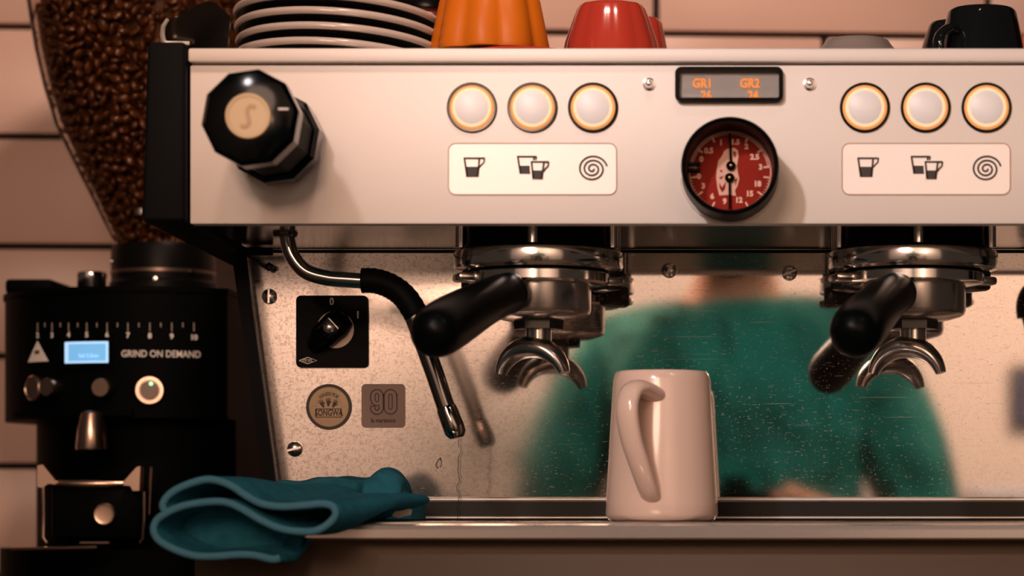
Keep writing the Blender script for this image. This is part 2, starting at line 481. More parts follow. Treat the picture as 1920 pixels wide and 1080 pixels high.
# ---- icon label plates
def icon_plate(dx):
    pl = obj('icon_label', MB().prism(rrect(PXX(841 + dx), PXX(1156 + dx), PZ(365), PZ(269), M(14)), -0.0004, 0.004), m_plate, mach)
    fr = MB(); rframe(fr, PXX(840 + dx), PXX(1157 + dx), PZ(366), PZ(268), M(15), M(2.0), -0.0006, 0.002)
    obj('label_border', fr, mat('engraved_line', (0.42, 0.27, 0.20, 1), 0.5), pl)
    y0, y1 = -0.0009, -0.0003
    q = lambda a, b: (PXX(a + dx), PZ(b))
    lw = M(3.4)
    def cup(tl, tr, bl, br, mid, hx, name):
        k = MB()
        k.stroke([q(*tl), q(tl[0] + 0.15 * (bl[0] - tl[0]), tl[1] + 0.15 * (bl[1] - tl[1])), q(*bl)], lw, y0, y1)
        k.stroke([q(*tr), q(*br)], lw, y0, y1)
        k.stroke([q(tl[0] - 1.5, tl[1]), q(hx, tl[1])], lw, y0, y1)
        k.stroke([q(hx, tl[1]), q(hx - 1.5, tl[1] + 8), q(hx - 6, tl[1] + 12), q(tr[0] - 1, tr[1] + 18)], lw * 0.8, y0, y1)
        f = (mid - tl[1]) / (bl[1] - tl[1])
        k.prism([q(tl[0] + f * (bl[0] - tl[0]), mid), q(tr[0] + f * (br[0] - tr[0]), mid), q(*br), q(*bl)], y0, y1)
        obj(name, k, m_ink, pl, smooth=0)
    cup((871, 297), (899, 297), (876, 332), (896, 332), 313, 909, 'cup_icon')
    cup((971, 294), (1002, 294), (976, 326), (996, 326), 311, 1006, 'cup_icon')
    obj('icon_gap', MB().prism([q(993, 301), q(1022, 301), q(1019, 333), q(997, 338), q(994, 322)], -0.00095, -0.0003), m_plate, pl, smooth=0)
    y0, y1 = -0.0013, -0.0005
    cup((997, 304), (1020, 304), (1000, 336), (1016, 336), 320, 1029, 'cup_icon')
    sp = []
    for k in range(120):
        t = k / 119; a = 3.1 * 2 * PI * t + 0.15
        rr = 2.5 + 24.5 * t
        sp.append(q(1111 + rr * math.cos(a) , 317 + rr * math.sin(-a) * 1.0))
    sp = [q(1111 + (2.2 + 25.5 * k / 119) * math.cos(-0.2 - 2 * PI * 3.0 * (1 - k / 119)), 317 + (2.2 + 23 * k / 119) * math.sin(-0.2 - 2 * PI * 3.0 * (1 - k / 119))) for k in range(120)]
    obj('spiral_icon', MB().stroke(sp, M(3.4), -0.0009, -0.0003), m_ink, pl, smooth=0)
icon_plate(0); icon_plate(738)

# ---- display
m_lcd = mat('display_glass', (0.26, 0.17, 0.155, 1), 0.4, 0, vary=(60, 0.15), spec=0.2)
m_amber = mat('amber_digits', (0.30, 0.08, 0.01, 1), 0.6, emit=(1.0, 0.27, 0.04, 1), estr=0.75)
dmb = MB(); rframe(dmb, PXX(1266), PXX(1468), PZ(193), PZ(127), M(12), M(8), -0.0045, 0.004)
disp = obj('display', dmb, m_blackg, mach)
obj('screen', MB().box(PXX(1273), PXX(1462), 0.0, 0.003, PZ(190), PZ(130)), m_lcd, disp, smooth=0)
for (s, px, py, wpx) in (('GR1', 1317, 157, 13), ('26', 1324, 180, 13), ('GR2', 1406, 157, 13), ('24', 1412, 180, 13)):
    obj('amber_digits', text_mb(s, M(24), on_plane(PXX(px), PZ(py), -0.0002), 0.0002, 0.0003, sx=0.84), m_amber, disp, smooth=0)
for px in (1217, 1518):
    obj('indicator_stud', MB().lathe([(M(12), 0), (M(12), 0.0008), (M(9), 0.001), (M(8.5), 0.003), (M(5), 0.0052), (0, 0.006)], P(px, 158, 0), (0, -1, 0), 20), m_chrome, mach)

# ---- pressure gauge
gc = P(1369, 326, 0)
gauge = obj('pressure_gauge', MB().lathe([(0.0300, 0.0), (0.0300, 0.036), (0.0298, 0.040), (0.0285, 0.0415), (0.0272, 0.0405), (0.0268, 0.038), (0.0262, 0.006)], gc, (0, -1, 0), 64), mat('black_bezel', (0.0015, 0.0018, 0.002, 1), 0.4, spec=0.1), mach)
m_dial = mat('red_dial', (0.33, 0.022, 0.012, 1), 0.6, vary=(80, 0.12), spec=0.1)
m_dialp = mat('dial_print', (0.95, 0.58, 0.46, 1), 0.6)
DY = -0.008
dc = Vector((gc.x, DY, gc.z))
dial = obj('dial', MB().lathe([(0.0262, -0.002), (0.0262, 0.0)], dc, (0, -1, 0), 64), m_dial, gauge)
RD = 0.0262
tk = MB()
def dpt(r, a): return (dc.x + r * RD * math.cos(a), dc.z + r * RD * math.sin(a))
for k in range(61):
    a = math.radians(172 - k * (164 / 60)); big = k % 10 == 0
    tk.stroke([dpt(0.97, a), dpt(0.80 if big else 0.89, a)], 0.0012 if big else 0.0006, DY - 0.0004, DY - 0.0001)
for k in range(37):
    a = math.radians(188 + k * (164 / 36)); big = k % 6 == 0
    tk.stroke([dpt(0.97, a), dpt(0.80 if big else 0.91, a)], 0.0010 if big else 0.00035, DY - 0.0004, DY - 0.0001)
tk.stroke([dpt(0.965, math.radians(a)) for a in range(0, 361, 6)], 0.0007, DY - 0.0004, DY - 0.0001)
obj('tick_marks', tk, m_dialp, gauge, smooth=0)
for s_, cxp, cyp in (('0', 270, 455), ('0.5', 345, 368), ('1', 470, 285), ('1.5', 615, 280), ('2', 728, 325), ('2.5', 812, 432), ('3', 872, 535),
                     ('0', 245, 627), ('3', 290, 727), ('6', 380, 832), ('9', 507, 882), ('12', 650, 870), ('15', 760, 805), ('18', 840, 705)):
    r2 = Vector(((cxp - 562) / 428.0, (585 - cyp) / 428.0))
    obj('numeral', text_mb(s_, 0.0046, on_plane(dc.x + r2.x * RD, dc.z + r2.y * RD, DY - 0.0001), 0.0001, 0.00025), m_dialp, gauge, smooth=0)
em = [(540, 345), (600, 335), (640, 362), (648, 410), (632, 520), (640, 590), (655, 650), (638, 722), (612, 770), (622, 825), (540, 815), (452, 822), (432, 740), (420, 640), (425, 560), (442, 470), (480, 420), (502, 370)]
def ept(a, b): return (dc.x + (a - 562) / 428.0 * RD, dc.z + (585 - b) / 428.0 * RD)
obj('lion_emblem', MB().prism([ept(a, b) for a, b in em], DY - 0.0003, DY - 0.00005), mat('emblem_print', (0.80, 0.47, 0.38, 1), 0.5), gauge, smooth=0, props={'label': 'pale heraldic lion emblem printed on the red dial'})
im = MB()
for poly in ([(448, 640), (500, 620), (470, 660)], [(450, 690), (480, 740), (520, 680), (510, 760), (480, 790), (455, 745)], [(455, 560), (490, 570), (470, 590)], [(610, 660), (640, 640), (615, 730)], [(590, 370), (620, 380), (618, 440), (600, 420)]):
    im.prism([ept(a, b) for a, b in poly], DY - 0.0005, DY - 0.0002)
obj('emblem_red_patches', im, m_dial, gauge, smooth=0)  # red inner patches of the printed lion
for (pv, tip, wd) in (((570, 522), (560, 190), 0.0009), ((557, 645), (560, 965), 0.0009)):
    a = ept(*pv); b = ept(*tip)
    nd = MB().stroke([a, ((a[0] + b[0]) / 2, (a[1] + b[1]) / 2), b], wd * 1.7, DY - 0.0022, DY - 0.0015)
    nd.lathe([(0.003, 0), (0.003, 0.0012), (0.0022, 0.002), (0, 0.002)], (a[0], DY - 0.001, a[1]), (0, -1, 0), 20)
    n_ = obj('needle', nd, m_blackg, gauge)
    obj('needle_pin', MB().lathe([(0.0007, 0), (0.0006, 0.0006), (0, 0.0008)], (a[0], DY - 0.003, a[1]), (0, -1, 0), 10), mat('brass', (0.6, 0.36, 0.12, 1), 0.3, 1.0), n_)
sl = MB()
for k in range(2):
    z = dc.z + (0.0046 if k == 0 else 0.0008)
    sl.box(dc.x - 0.0262, dc.x - 0.0185, DY - 0.004, DY - 0.0003, z - 0.0011, z + 0.0011, 0.0005, 1)
obj('stop_pin', sl, m_blackg, gauge)
obj('gauge_glass', MB().lathe([(0.0262, 0), (0.0262, 0.0008)], (gc.x, -0.030, gc.z), (0, -1, 0), 48), clear_material('gauge_glass', (0.97, 0.96, 0.95, 1), 1.06), gauge)
sm = MB()
spts = []; srad = []
for k in range(40):
    a = math.radians(-5 - 170 * k / 39)
    spts.append((gc.x + 0.0308 * math.cos(a), -0.0012, gc.z + 0.0308 * math.sin(a))); srad.append(0.0008 + 0.0012 * abs(noise.noise(Vector((k * 0.45, 3.1, 0)))))
sm.tube(spts, srad, 8)
obj('sealant', sm, mat('chalky_sealant', (0.75, 0.65, 0.58, 1), 0.8), gauge)

# ---- steam knob
kc = P(524, 266, 0)
rot10 = math.radians(8)
def deca(mb, r0, y0, r1, y1, n=10):
    vs = []
    for (r, y) in ((r0, y0), (r1, y1)):
        for k in range(n):
            a = 2 * PI * k / n + rot10
            vs.append((kc.x + r * math.cos(a), y, kc.z + r * math.sin(a)))
    fs = [[k, (k + 1) % n, n + (k + 1) % n, n + k] for k in range(n)] + [list(range(n)), list(range(2 * n - 1, n - 1, -1))]
    return mb.add(vs, fs)
kb = MB()
deca(kb, 0.0268, -0.004, 0.0292, -0.008); deca(kb, 0.0292, -0.008, 0.0292, -0.026); deca(kb, 0.0292, -0.026, 0.0270, -0.030)
kb.lathe([(0.012, 0), (0.012, 0.006)], kc, (0, -1, 0), 24)
knob = obj('steam_knob', kb, m_blackg, mach, smooth=20)
obj('knob_neck', deca(MB(), 0.0255, -0.029, 0.0255, -0.084), m_blackm, knob, smooth=15)
kf = MB()
deca(kf, 0.0270, -0.082, 0.0288, -0.086); deca(kf, 0.0288, -0.086, 0.0290, -0.102); deca(kf, 0.0290, -0.102, 0.0264, -0.1065)
deca(kf, 0.0264, -0.1065, 0.0165, -0.1085)
obj('knob_grip', kf, m_blackg, knob, smooth=15)
m_cap = mat('cream_cap', (0.56, 0.40, 0.21, 1), 0.4)
kcap = obj('knob_cap', MB().lathe([(0.0136, 0), (0.0136, 0.0012), (0.0130, 0.0022), (0.0116, 0.0022), (0.0112, 0.0016), (0, 0.0016)], (kc.x, -0.1082, kc.z), (0, -1, 0), 40), m_cap, knob)
sw = MB()
spz = [(-0.0042, -0.0055), (-0.0015, -0.0062), (0.0006, -0.0040), (0.0, 0.0), (-0.0004, 0.0035), (0.0016, 0.0058), (0.0044, 0.0050)]
cpts = catmull([(kc.x + a, kc.z + b, 0) for a, b in spz], 5)
sw.stroke([(p.x, p.y) for p in cpts], 0.0024, -0.1104, -0.1094)
obj('steam_symbol', sw, mat('cap_print', (0.46, 0.31, 0.16, 1), 0.5), knob)
obj('index_mark', MB().box(kc.x + 0.0175, kc.x + 0.0235, -0.1088, -0.1072, kc.z + 0.0036, kc.z + 0.0048), m_white, knob, smooth=0)

# ---- backsplash, its legs, screws
YB = 0.18
lt, lbm = PXX(452, YB), PXX(520, YB)
zt, zb = PZ(466, YB), PZ(938, YB)
bs = obj('backsplash', MB().prism([(lt, zt), (lbm, zb), (0.345, zb), (0.345, zt)], YB, YB + 0.004), m_mirror, mach, smooth=0, origin=(0, YB, 0.25), props={'label': 'mirror-polished worn steel splash panel'})
obj('top_seam', MB().box(lt + 0.002, 0.345, YB - 0.0030, YB - 0.0002, PZ(474, YB), PZ(469.5, YB)), m_black, bs, smooth=0)
obj('top_trim', MB().box(lt + 0.002, 0.345, YB - 0.0034, YB - 0.0002, PZ(469.5, YB) , PZ(466.5, YB)), m_steel, bs, smooth=0)
def screw(px, py, y, r, parent, ang, m_=None):
    c = P(px, py, y)
    s_ = obj('screw', MB().lathe([(r, 0), (r, 0.0008), (r * 0.9, 0.0022), (r * 0.55, 0.0034), (0, 0.0038)], c, (0, -1, 0), 24), m_ or m_steel, parent)
    d = Vector((math.cos(ang), math.sin(ang)))
    pts = [(c.x - d.x * r * 0.9, c.z - d.y * r * 0.9), (c.x, c.z), (c.x + d.x * r * 0.9, c.z + d.y * r * 0.9)]
    obj('screw_slot', MB().stroke(pts, r * 0.26, c.y - 0.0041, c.y - 0.002), m_bright if m_ is None else m_black, s_, smooth=0)
for (px, py, a) in ((505.5, 556, 1.55), (553, 842, 0.25), (1255, 507, 1.0), (1480, 512, 0.4)):
    screw(px, py, YB, M(14.5, YB), bs, a)

legL = [(PXX(434, 0.15), PZ(474, 0.15)), (PXX(459, 0.15), PZ(474, 0.15)), (PXX(517, 0.15), PZ(908, 0.15)), (PXX(494, 0.15), PZ(908, 0.15))]
obj('side_leg', MB().prism(legL, 0.15, 0.156), m_black, mach)
obj('side_leg', MB().prism([(-a, b) for a, b in legL], 0.15, 0.156), m_black, mach)
lowb = [(PXX(446, 0.18), PZ(470, 0.18)), (PXX(505, 0.18), PZ(935, 0.18)), (0.31, PZ(935, 0.18)), (0.34, PZ(470, 0.18))]
obj('lower_body', MB().prism(lowb, 0.1905, 0.46), m_black, mach)
obj('top_strap', MB().box(PXX(442, .15), PXX(510, .15), 0.150, 0.156, PZ(478, .15), PZ(464, .15), 0.001), m_black, mach)
lk = MB().tube([P(458, 476, 0.16), P(498, 502, 0.165)], 0.0011, 8); lk.lathe([(0.0012, 0), (0.0034, 0.002), (0.0034, 0.004), (0, 0.006)], P(505, 508, 0.172), (0, -0.2, 0.9), 12)
obj('thermostat_probe', lk, m_dsteel, mach)

# ---- base, drip tray
XB = PXX(365, -0.02)
ZL0, ZL1 = PZ(1012, -0.035), PZ(983, -0.035)
obj('base_front', MB().box(XB, -XB, -0.020, -0.016, 0.03, ZL0 + 0.001, 0.001), m_base, mach)
obj('base_body', MB().box(XB + 0.002, -XB - 0.002, -0.0155, 0.46, 0.03, ZL0 - 0.010), m_black, mach, smooth=0)
for fx in (-0.29, 0.29):
    for fy in (0.03, 0.40):
        obj('foot', MB().lathe([(0.022, 0), (0.024, 0.004), (0.016, 0.031)], (fx, fy, 0), n=24), m_blackm, mach)
lipprof = [(-0.020, ZL0), (-0.033, ZL0), (-0.0352, ZL0 + 0.0012), (-0.0355, ZL1 - 0.0032), (-0.034, ZL1 - 0.0008), (-0.0315, ZL1), (-0.012, ZL1), (-0.012, ZL0)]
tray = obj('drip_tray', MB().prism(lipprof, XB - 0.001, -XB + 0.001, 'yz'), mat('tray_lip_steel', (0.92, 0.81, 0.73, 1), 0.2, 0.75), mach)
ztray = PZ(977, 0.03)
obj('tray_floor', MB().box(XB + 0.004, -XB - 0.004, -0.0115, 0.166, ztray - 0.012, ztray - 0.009), m_dsteel, tray, smooth=0)
for k in range(9):
    yk = -0.006 + k * 0.019
    obj('grate_bar', MB().box(XB + 0.006, -XB - 0.006, yk, yk + 0.012, ztray - 0.0085, ztray, 0.0008, 1), m_steel, tray)
zr0, zr1 = PZ(968, 0.166), PZ(941, 0.166)
obj('rear_channel', MB().box(PXX(530, .166), 0.33, 0.168, 0.1795, zr0 - 0.004, zr1), mat('dark_channel', (0.012, 0.010, 0.009, 1), 0.35, 0.0, spec=0.2), tray, smooth=0)
obj('rear_trim', MB().tube([(PXX(528, .165), 0.168, PZ(936, .166)), (0.33, 0.168, PZ(936, .166))], M(4.2, .166), 10), m_bright, tray)
obj('grate_trim', MB().tube([(PXX(528, .165), 0.166, PZ(970.5, .164)), (0.33, 0.166, PZ(970.5, .164))], M(2.6, .166), 10), m_bright, tray)

# ---- group heads
YG = 0.085
GX = (PXX(1010, YG), PXX(1712, YG))
def gz(py, dy): return PZ(py, YG - dy)
z = lambda py, r: gz(py, r)
for gx in GX:
    g = obj('group_head', MB().lathe([(0.050, ZB + 0.0015), (0.0505, z(447, .05)), (0.052, z(456, .05)), (0.030, z(458, .05))], (gx, YG, 0), n=64), m_blackg, mach)
    obj('group_ring', MB().lathe([(0.053, z(456, .055)), (0.0550, z(459, .055)), (0.0555, z(463, .055)), (0.0555, z(486, .055)), (0.0548, z(491, .055)), (0.0515, z(494, .055)), (0.044, z(496, .055))], (gx, YG, 0), n=72), m_chrome, g)
    obj('group_gasket', MB().lathe([(0.046, z(492, .045)), (0.046, z(503, .045))], (gx, YG, 0), n=48), m_blackm, g)
    for a in (20, 160, 200, 340, 270):
        an = math.radians(a)
        obj('group_bolt', MB().lathe([(0.0035, 0), (0.0035, 0.010), (0.0030, 0.0105), (0, 0.0105)], (gx + 0.0525 * math.cos(an), YG + 0.0525 * math.sin(an), z(455, .05)), (0, 0, 1), 14), m_steel, g)
    for a in (35, 145):
        an = math.radians(a)
        lug = MB().box(-0.012, 0.012, -0.006, 0.006, z(540, .0), z(497, .0), 0.003)
        R_ = Matrix.Rotation(an + PI / 2, 4, 'Z')
        for v in lug.v: v.xy = (R_ @ Vector((v.x, v.y, 0))).xy + Vector((gx + 0.052 * math.cos(an), YG + 0.052 * math.sin(an)))
        obj('lock_lug', lug, m_dsteel, g)

# ---- power switch
swc = P(622.5, 622, YB)
YS = YB - 0.0035
swp = obj('power_switch', MB().prism(rrect(PXX(555, YS), PXX(690, YS), PZ(689, YS), PZ(554, YS), M(9, YS)), YS, YB), m_black, mach)
obj('switch_plate', MB().lathe([(M(35, YS), 0), (M(35, YS), 0.0012), (0, 0.0012)], P(629, 618, YS), (0, -1, 0), 40), mat('dull_switch_disc', (0.26, 0.20, 0.17, 1), 0.45, 0.4), swp)
kn = MB()
a0 = math.radians(222)
kcx = P(624, 617, YS); dirv = Vector((math.cos(a0), math.sin(a0))); nv = Vector((-dirv.y, dirv.x))
kp = [(M(62), 0), (M(55), M(11)), (M(25), M(24)), (-M(14), M(27)), (-M(38), M(20)), (-M(42), 0), (-M(38), -M(20)), (-M(14), -M(27)), (M(25), -M(24)), (M(55), -M(11))]
kp = [(kcx.x + dirv.x * a + nv.x * b, kcx.z + dirv.y * a + nv.y * b) for a, b in kp]
n = len(kp)
cen = Vector((kcx.x, kcx.z))
top = [tuple(cen + (Vector(p) - cen) * 0.62) for p in kp]
kn.add([(p[0], YS - 0.001, p[1]) for p in kp] + [(p[0], YS - 0.012, p[1]) for p in kp] + [(p[0], YS - 0.017, p[1]) for p in top],
       [[i, (i + 1) % n, n + (i + 1) % n, n + i] for i in range(n)] + [[n + i, n + (i + 1) % n, 2 * n + (i + 1) % n, 2 * n + i] for i in range(n)] + [list(range(2 * n, 3 * n)), list(range(n))])
obj('switch_knob', kn, m_blackg, swp, smooth=50)
obj('knob_screw', MB().lathe([(0.004, 0), (0.004, 0.001), (0.002, 0.0022), (0, 0.0022)], (kcx.x, YS - 0.0168, kcx.z), (0, -1, 0), 16), m_steel, swp)
obj('lettering', text_mb('0', M(19, YS), on_plane(PXX(622, YS), PZ(566, YS), YS), bold=0.00015, sx=0.85), m_white, swp, smooth=0)
obj('lettering', text_mb('1', M(19, YS), on_plane(PXX(671, YS), PZ(591, YS), YS), bold=0.00015), m_white, swp, smooth=0)
dmd = [(561, 676), (577, 670), (594, 676), (577, 682), (561, 676)]
obj('maker_diamond', MB().stroke([(PXX(a, YS), PZ(b, YS)) for a, b in dmd], M(1.6), YS - 0.0003, YS), m_white, swp, smooth=0)
obj('maker_lettering', text_mb('MOEL', M(7.5, YS), on_plane(PXX(577, YS), PZ(676, YS), YS), sx=1.0), m_white, swp, smooth=0)

# ---- stickers
m_gold = mat('sticker_gold', (0.36, 0.24, 0.125, 1), 0.45, 0.2, vary=(60, 0.25))
m_taupe = mat('sticker_taupe', (0.22, 0.145, 0.115, 1), 0.55)
sc_ = P(617, 763, YB)
ys = YB - 0.0008
st = obj('round_sticker', MB().lathe([(M(43, YB), 0), (M(43, YB), 0.0007), (0, 0.0007)], sc_, (0, -1, 0), 48), m_ink, mach, props={'label': 'round gold sticker reading HANDS FOR SONGWA'})
obj('sticker_face', MB().lathe([(M(37, YB), 0), (M(37, YB), 0.0009), (0, 0.0009)], sc_, (0, -1, 0), 48), m_gold, st)
def arc_place(cx, cz, R, y):
    def f(u, v, w_):
        a = PI / 2 - u / R
        return Vector((cx + (R + v) * math.cos(a), y - w_, cz + (R + v) * math.sin(a)))
    return f
pu = M(1, YB)
obj('lettering', text_mb('HANDS FOR', 9.5 * pu, arc_place(sc_.x, sc_.z, 24 * pu, ys), 0.0001, 0.00012, sx=0.72), m_ink, st, smooth=0)
obj('lettering', text_mb('SONGWA', 17 * pu, on_plane(sc_.x, PZ(774.5, YB), ys), 0.0001, 0.0002, sx=0.68), m_ink, st, smooth=0)
fm = MB(); rframe(fm, PXX(592, YB), PXX(641, YB), PZ(783, YB), PZ(766, YB), 0.0004, 1.6 * pu, ys - 0.0002, ys)
obj('letter_frame', fm, m_ink, st, smooth=0)
for (hx, hy, ra) in ((604, 757, 28), (616, 754, 0), (628, 757, -28)):
    hm = MB(); c_, s_ = math.cos(math.radians(ra)), math.sin(math.radians(ra))
    def hp(u, v): return (PXX(hx, YB) + (u * c_ - v * s_) * pu, PZ(hy, YB) + (u * s_ + v * c_) * pu)
    hm.prism([hp(-1.5, -8), hp(1.5, -8), hp(3.5, -1), hp(3, 2), hp(-3, 2), hp(-3.5, -1)], ys - 0.0002, ys)
    for fx, fx2, fl in ((-2.6, -4.6, 6.5), (-0.9, -1.4, 8.4), (0.9, 1.4, 8.4), (2.6, 4.6, 6.8)):
        hm.stroke([hp(fx, 1), hp(fx2, fl)], 1.5 * pu, ys - 0.0002, ys)
    hm.stroke([hp(3, -2), hp(6.2, 1.5)], 1.6 * pu, ys - 0.0002, ys)
    obj('hand_print', hm, m_ink, st, smooth=0)
dt = MB()
for sgn in (-1, 1):
    for k in range(4):
        a = math.radians(90 - sgn * (52 + 12 * k)); 
        p = (sc_.x + 24 * pu * math.cos(a), sc_.z + 24 * pu * math.sin(a)); q_ = (p[0] + 1.2 * pu * math.sin(a), p[1] - 1.2 * pu * math.cos(a))
        dt.stroke([p, q_], 1.6 * pu, ys - 0.0002, ys)
obj('dash_marks', dt, m_ink, st, smooth=0)

sq = obj('square_sticker', MB().prism(rrect(PXX(678, YB), PXX(760, YB), PZ(802, YB), PZ(720, YB), M(8, YB)), YB - 0.0007, YB), m_taupe, mach, props={'label': 'square taupe sticker reading 90 la marzocco'})
def outline_digit(pts, wd, name='numeral_outline', closed=True):
    pp = [(PXX(a, YB), PZ(b, YB)) for a, b in pts]
    if closed: pp = pp + [pp[0], pp[1]]
    return MB().stroke(pp, wd * pu, ys - 0.0002, ys)
def loop(cx, cy, rx, ry, hy):
    o = []
    for k in range(13): a = PI * k / 12; o.append((cx + rx * math.cos(a), cy - hy - ry * math.sin(a)))
    for k in range(13): a = PI + PI * k / 12; o.append((cx + rx * math.cos(a), cy + hy - ry * math.sin(a)))
    return o
k9 = outline_digit(loop(732.5, 753.5, 12, 12, 11), 2.2)
k9b = outline_digit(loop(732.5, 753.5, 3.2, 3.2, 11), 1.8)
k9.add(k9b.v, k9b.f); obj('numeral_outline', k9, m_ink, sq, smooth=0)
o9 = [(717, 765), (717, 769), (714.0, 0)]
nine = []
for k in range(13): a = PI * k / 12; nine.append((707 + 12 * math.cos(a), 742.5 - 12 * math.sin(a)))
nine += [(695, 749), (698, 757), (705, 761), (711, 760), (711, 765)]
for k in range(7): a = -PI * k / 6; nine.append((707 + 3.5 * math.cos(a), 766 - 3.5 * math.sin(a)))
nine += [(703.5, 762), (695, 762), (695, 765)]
for k in range(13): a = PI + PI * k / 12; nine.append((707 + 12 * math.cos(a), 765 - 12 * math.sin(a)))
k9 = outline_digit(nine, 2.2); k9b = outline_digit(loop(707, 745.5, 3.2, 3.2, 4.5), 1.8)
k9.add(k9b.v, k9b.f); obj('numeral_outline', k9, m_ink, sq, smooth=0)
obj('lettering', text_mb('la marzocco', 11.5 * pu, on_plane(PXX(719, YB), PZ(788.5, YB), ys), 0.0001, 0.00012, sx=0.82), m_ink, sq, smooth=0)

# ---- steam wand
m_wand = mat('wand_chrome', (0.30, 0.27, 0.25, 1), 0.10, 1.0)
yw = 0.07
wp = catmull([P(534, 418, yw), P(538, 445, yw), P(547, 478, yw), P(572, 508, yw), P(612, 521, yw), P(655, 525, yw), P(700, 528, yw)], 6)
wand = obj('steam_wand', MB().tube(wp, M(14.5, yw), 20), m_wand, mach)
obj('wand_collar', MB().lathe([(0.0075, 0), (0.0085, 0.002), (0.0085, 0.007), (0.0065, 0.010), (0.0065, 0.014)], (PXX(534, yw), yw, PZ(445, yw)), (0, 0, 1), 24), m_dsteel, wand)
sp_ = catmull([P(678, 526, yw), P(705, 527, yw), P(735, 538, yw), P(760, 558, yw), P(781, 590, yw)], 6)
sr = [M(23 + 1.2 * (i % 2), yw) for i in range(len(sp_))]
obj('rubber_sleeve', MB().tube(sp_, sr, 24), m_blackm, wand)
lp = [P(762, 560, yw), P(785, 618, yw), P(815, 700, yw), P(838, 768, yw)]
obj('wand_pipe', MB().tube(lp, M(17.5, yw), 20), m_wand, wand)
tp = [P(836, 762, yw), P(838, 768, yw), P(851, 800, yw), P(855, 812, yw), P(857, 821, yw)]
obj('wand_tip', MB().tube(tp, [M(17.5, yw), M(19.5, yw), M(21, yw), M(20, yw), M(13, yw)], 20), m_wand, wand)

yw2 = 0.07
wand2 = obj('steam_wand', MB().tube(catmull([P(2175, 418, yw2), P(2167, 445, yw2), P(2140, 480, yw2), P(2085, 490, yw2), P(2040, 490, yw2), P(2015, 490, yw2)], 6), M(14.5, yw2), 20), m_wand, mach)
obj('rubber_sleeve', MB().tube(catmull([P(2030, 490, yw2), P(2010, 492, yw2), P(1998, 505, yw2), P(1993, 525, yw2), P(1995, 548, yw2)], 6), M(23, yw2), 20), m_blackm, wand2)
obj('wand_pipe', MB().tube([P(1994, 530, yw2), P(2020, 640, yw2), P(2050, 780, yw2)], M(16, yw2), 20), m_wand, wand2)

# water running from the wand tip, and a drop on the splash panel
wpts = []
for k in range(30):
    t = k / 29
    wpts.append(P(863 + 5 * noise.noise(Vector((t * 9, 0, 4))) - 3 * t, 822 + t * 152, yw))
wr = [M(2.2 + 1.9 * abs(noise.noise(Vector((k * 0.6, 7, 1)))), yw) for k in range(30)]
ws = obj('water_drip', MB().tube(wpts, wr, 8), m_water)
tag(ws, 'thin trickle of water falling from the steam wand tip', 'water')
wd_ = obj('water_drop', MB().lathe([(0.0, -0.0040), (0.0016, -0.003), (0.0021, -0.001), (0.0014, 0.0018), (0.0, 0.0042)], P(823, 868, YB - 0.0012), (0.25, 0, 1), 12), m_water)
tag(wd_, 'single water drop clinging to the splash panel left of the trickle', 'water drop')

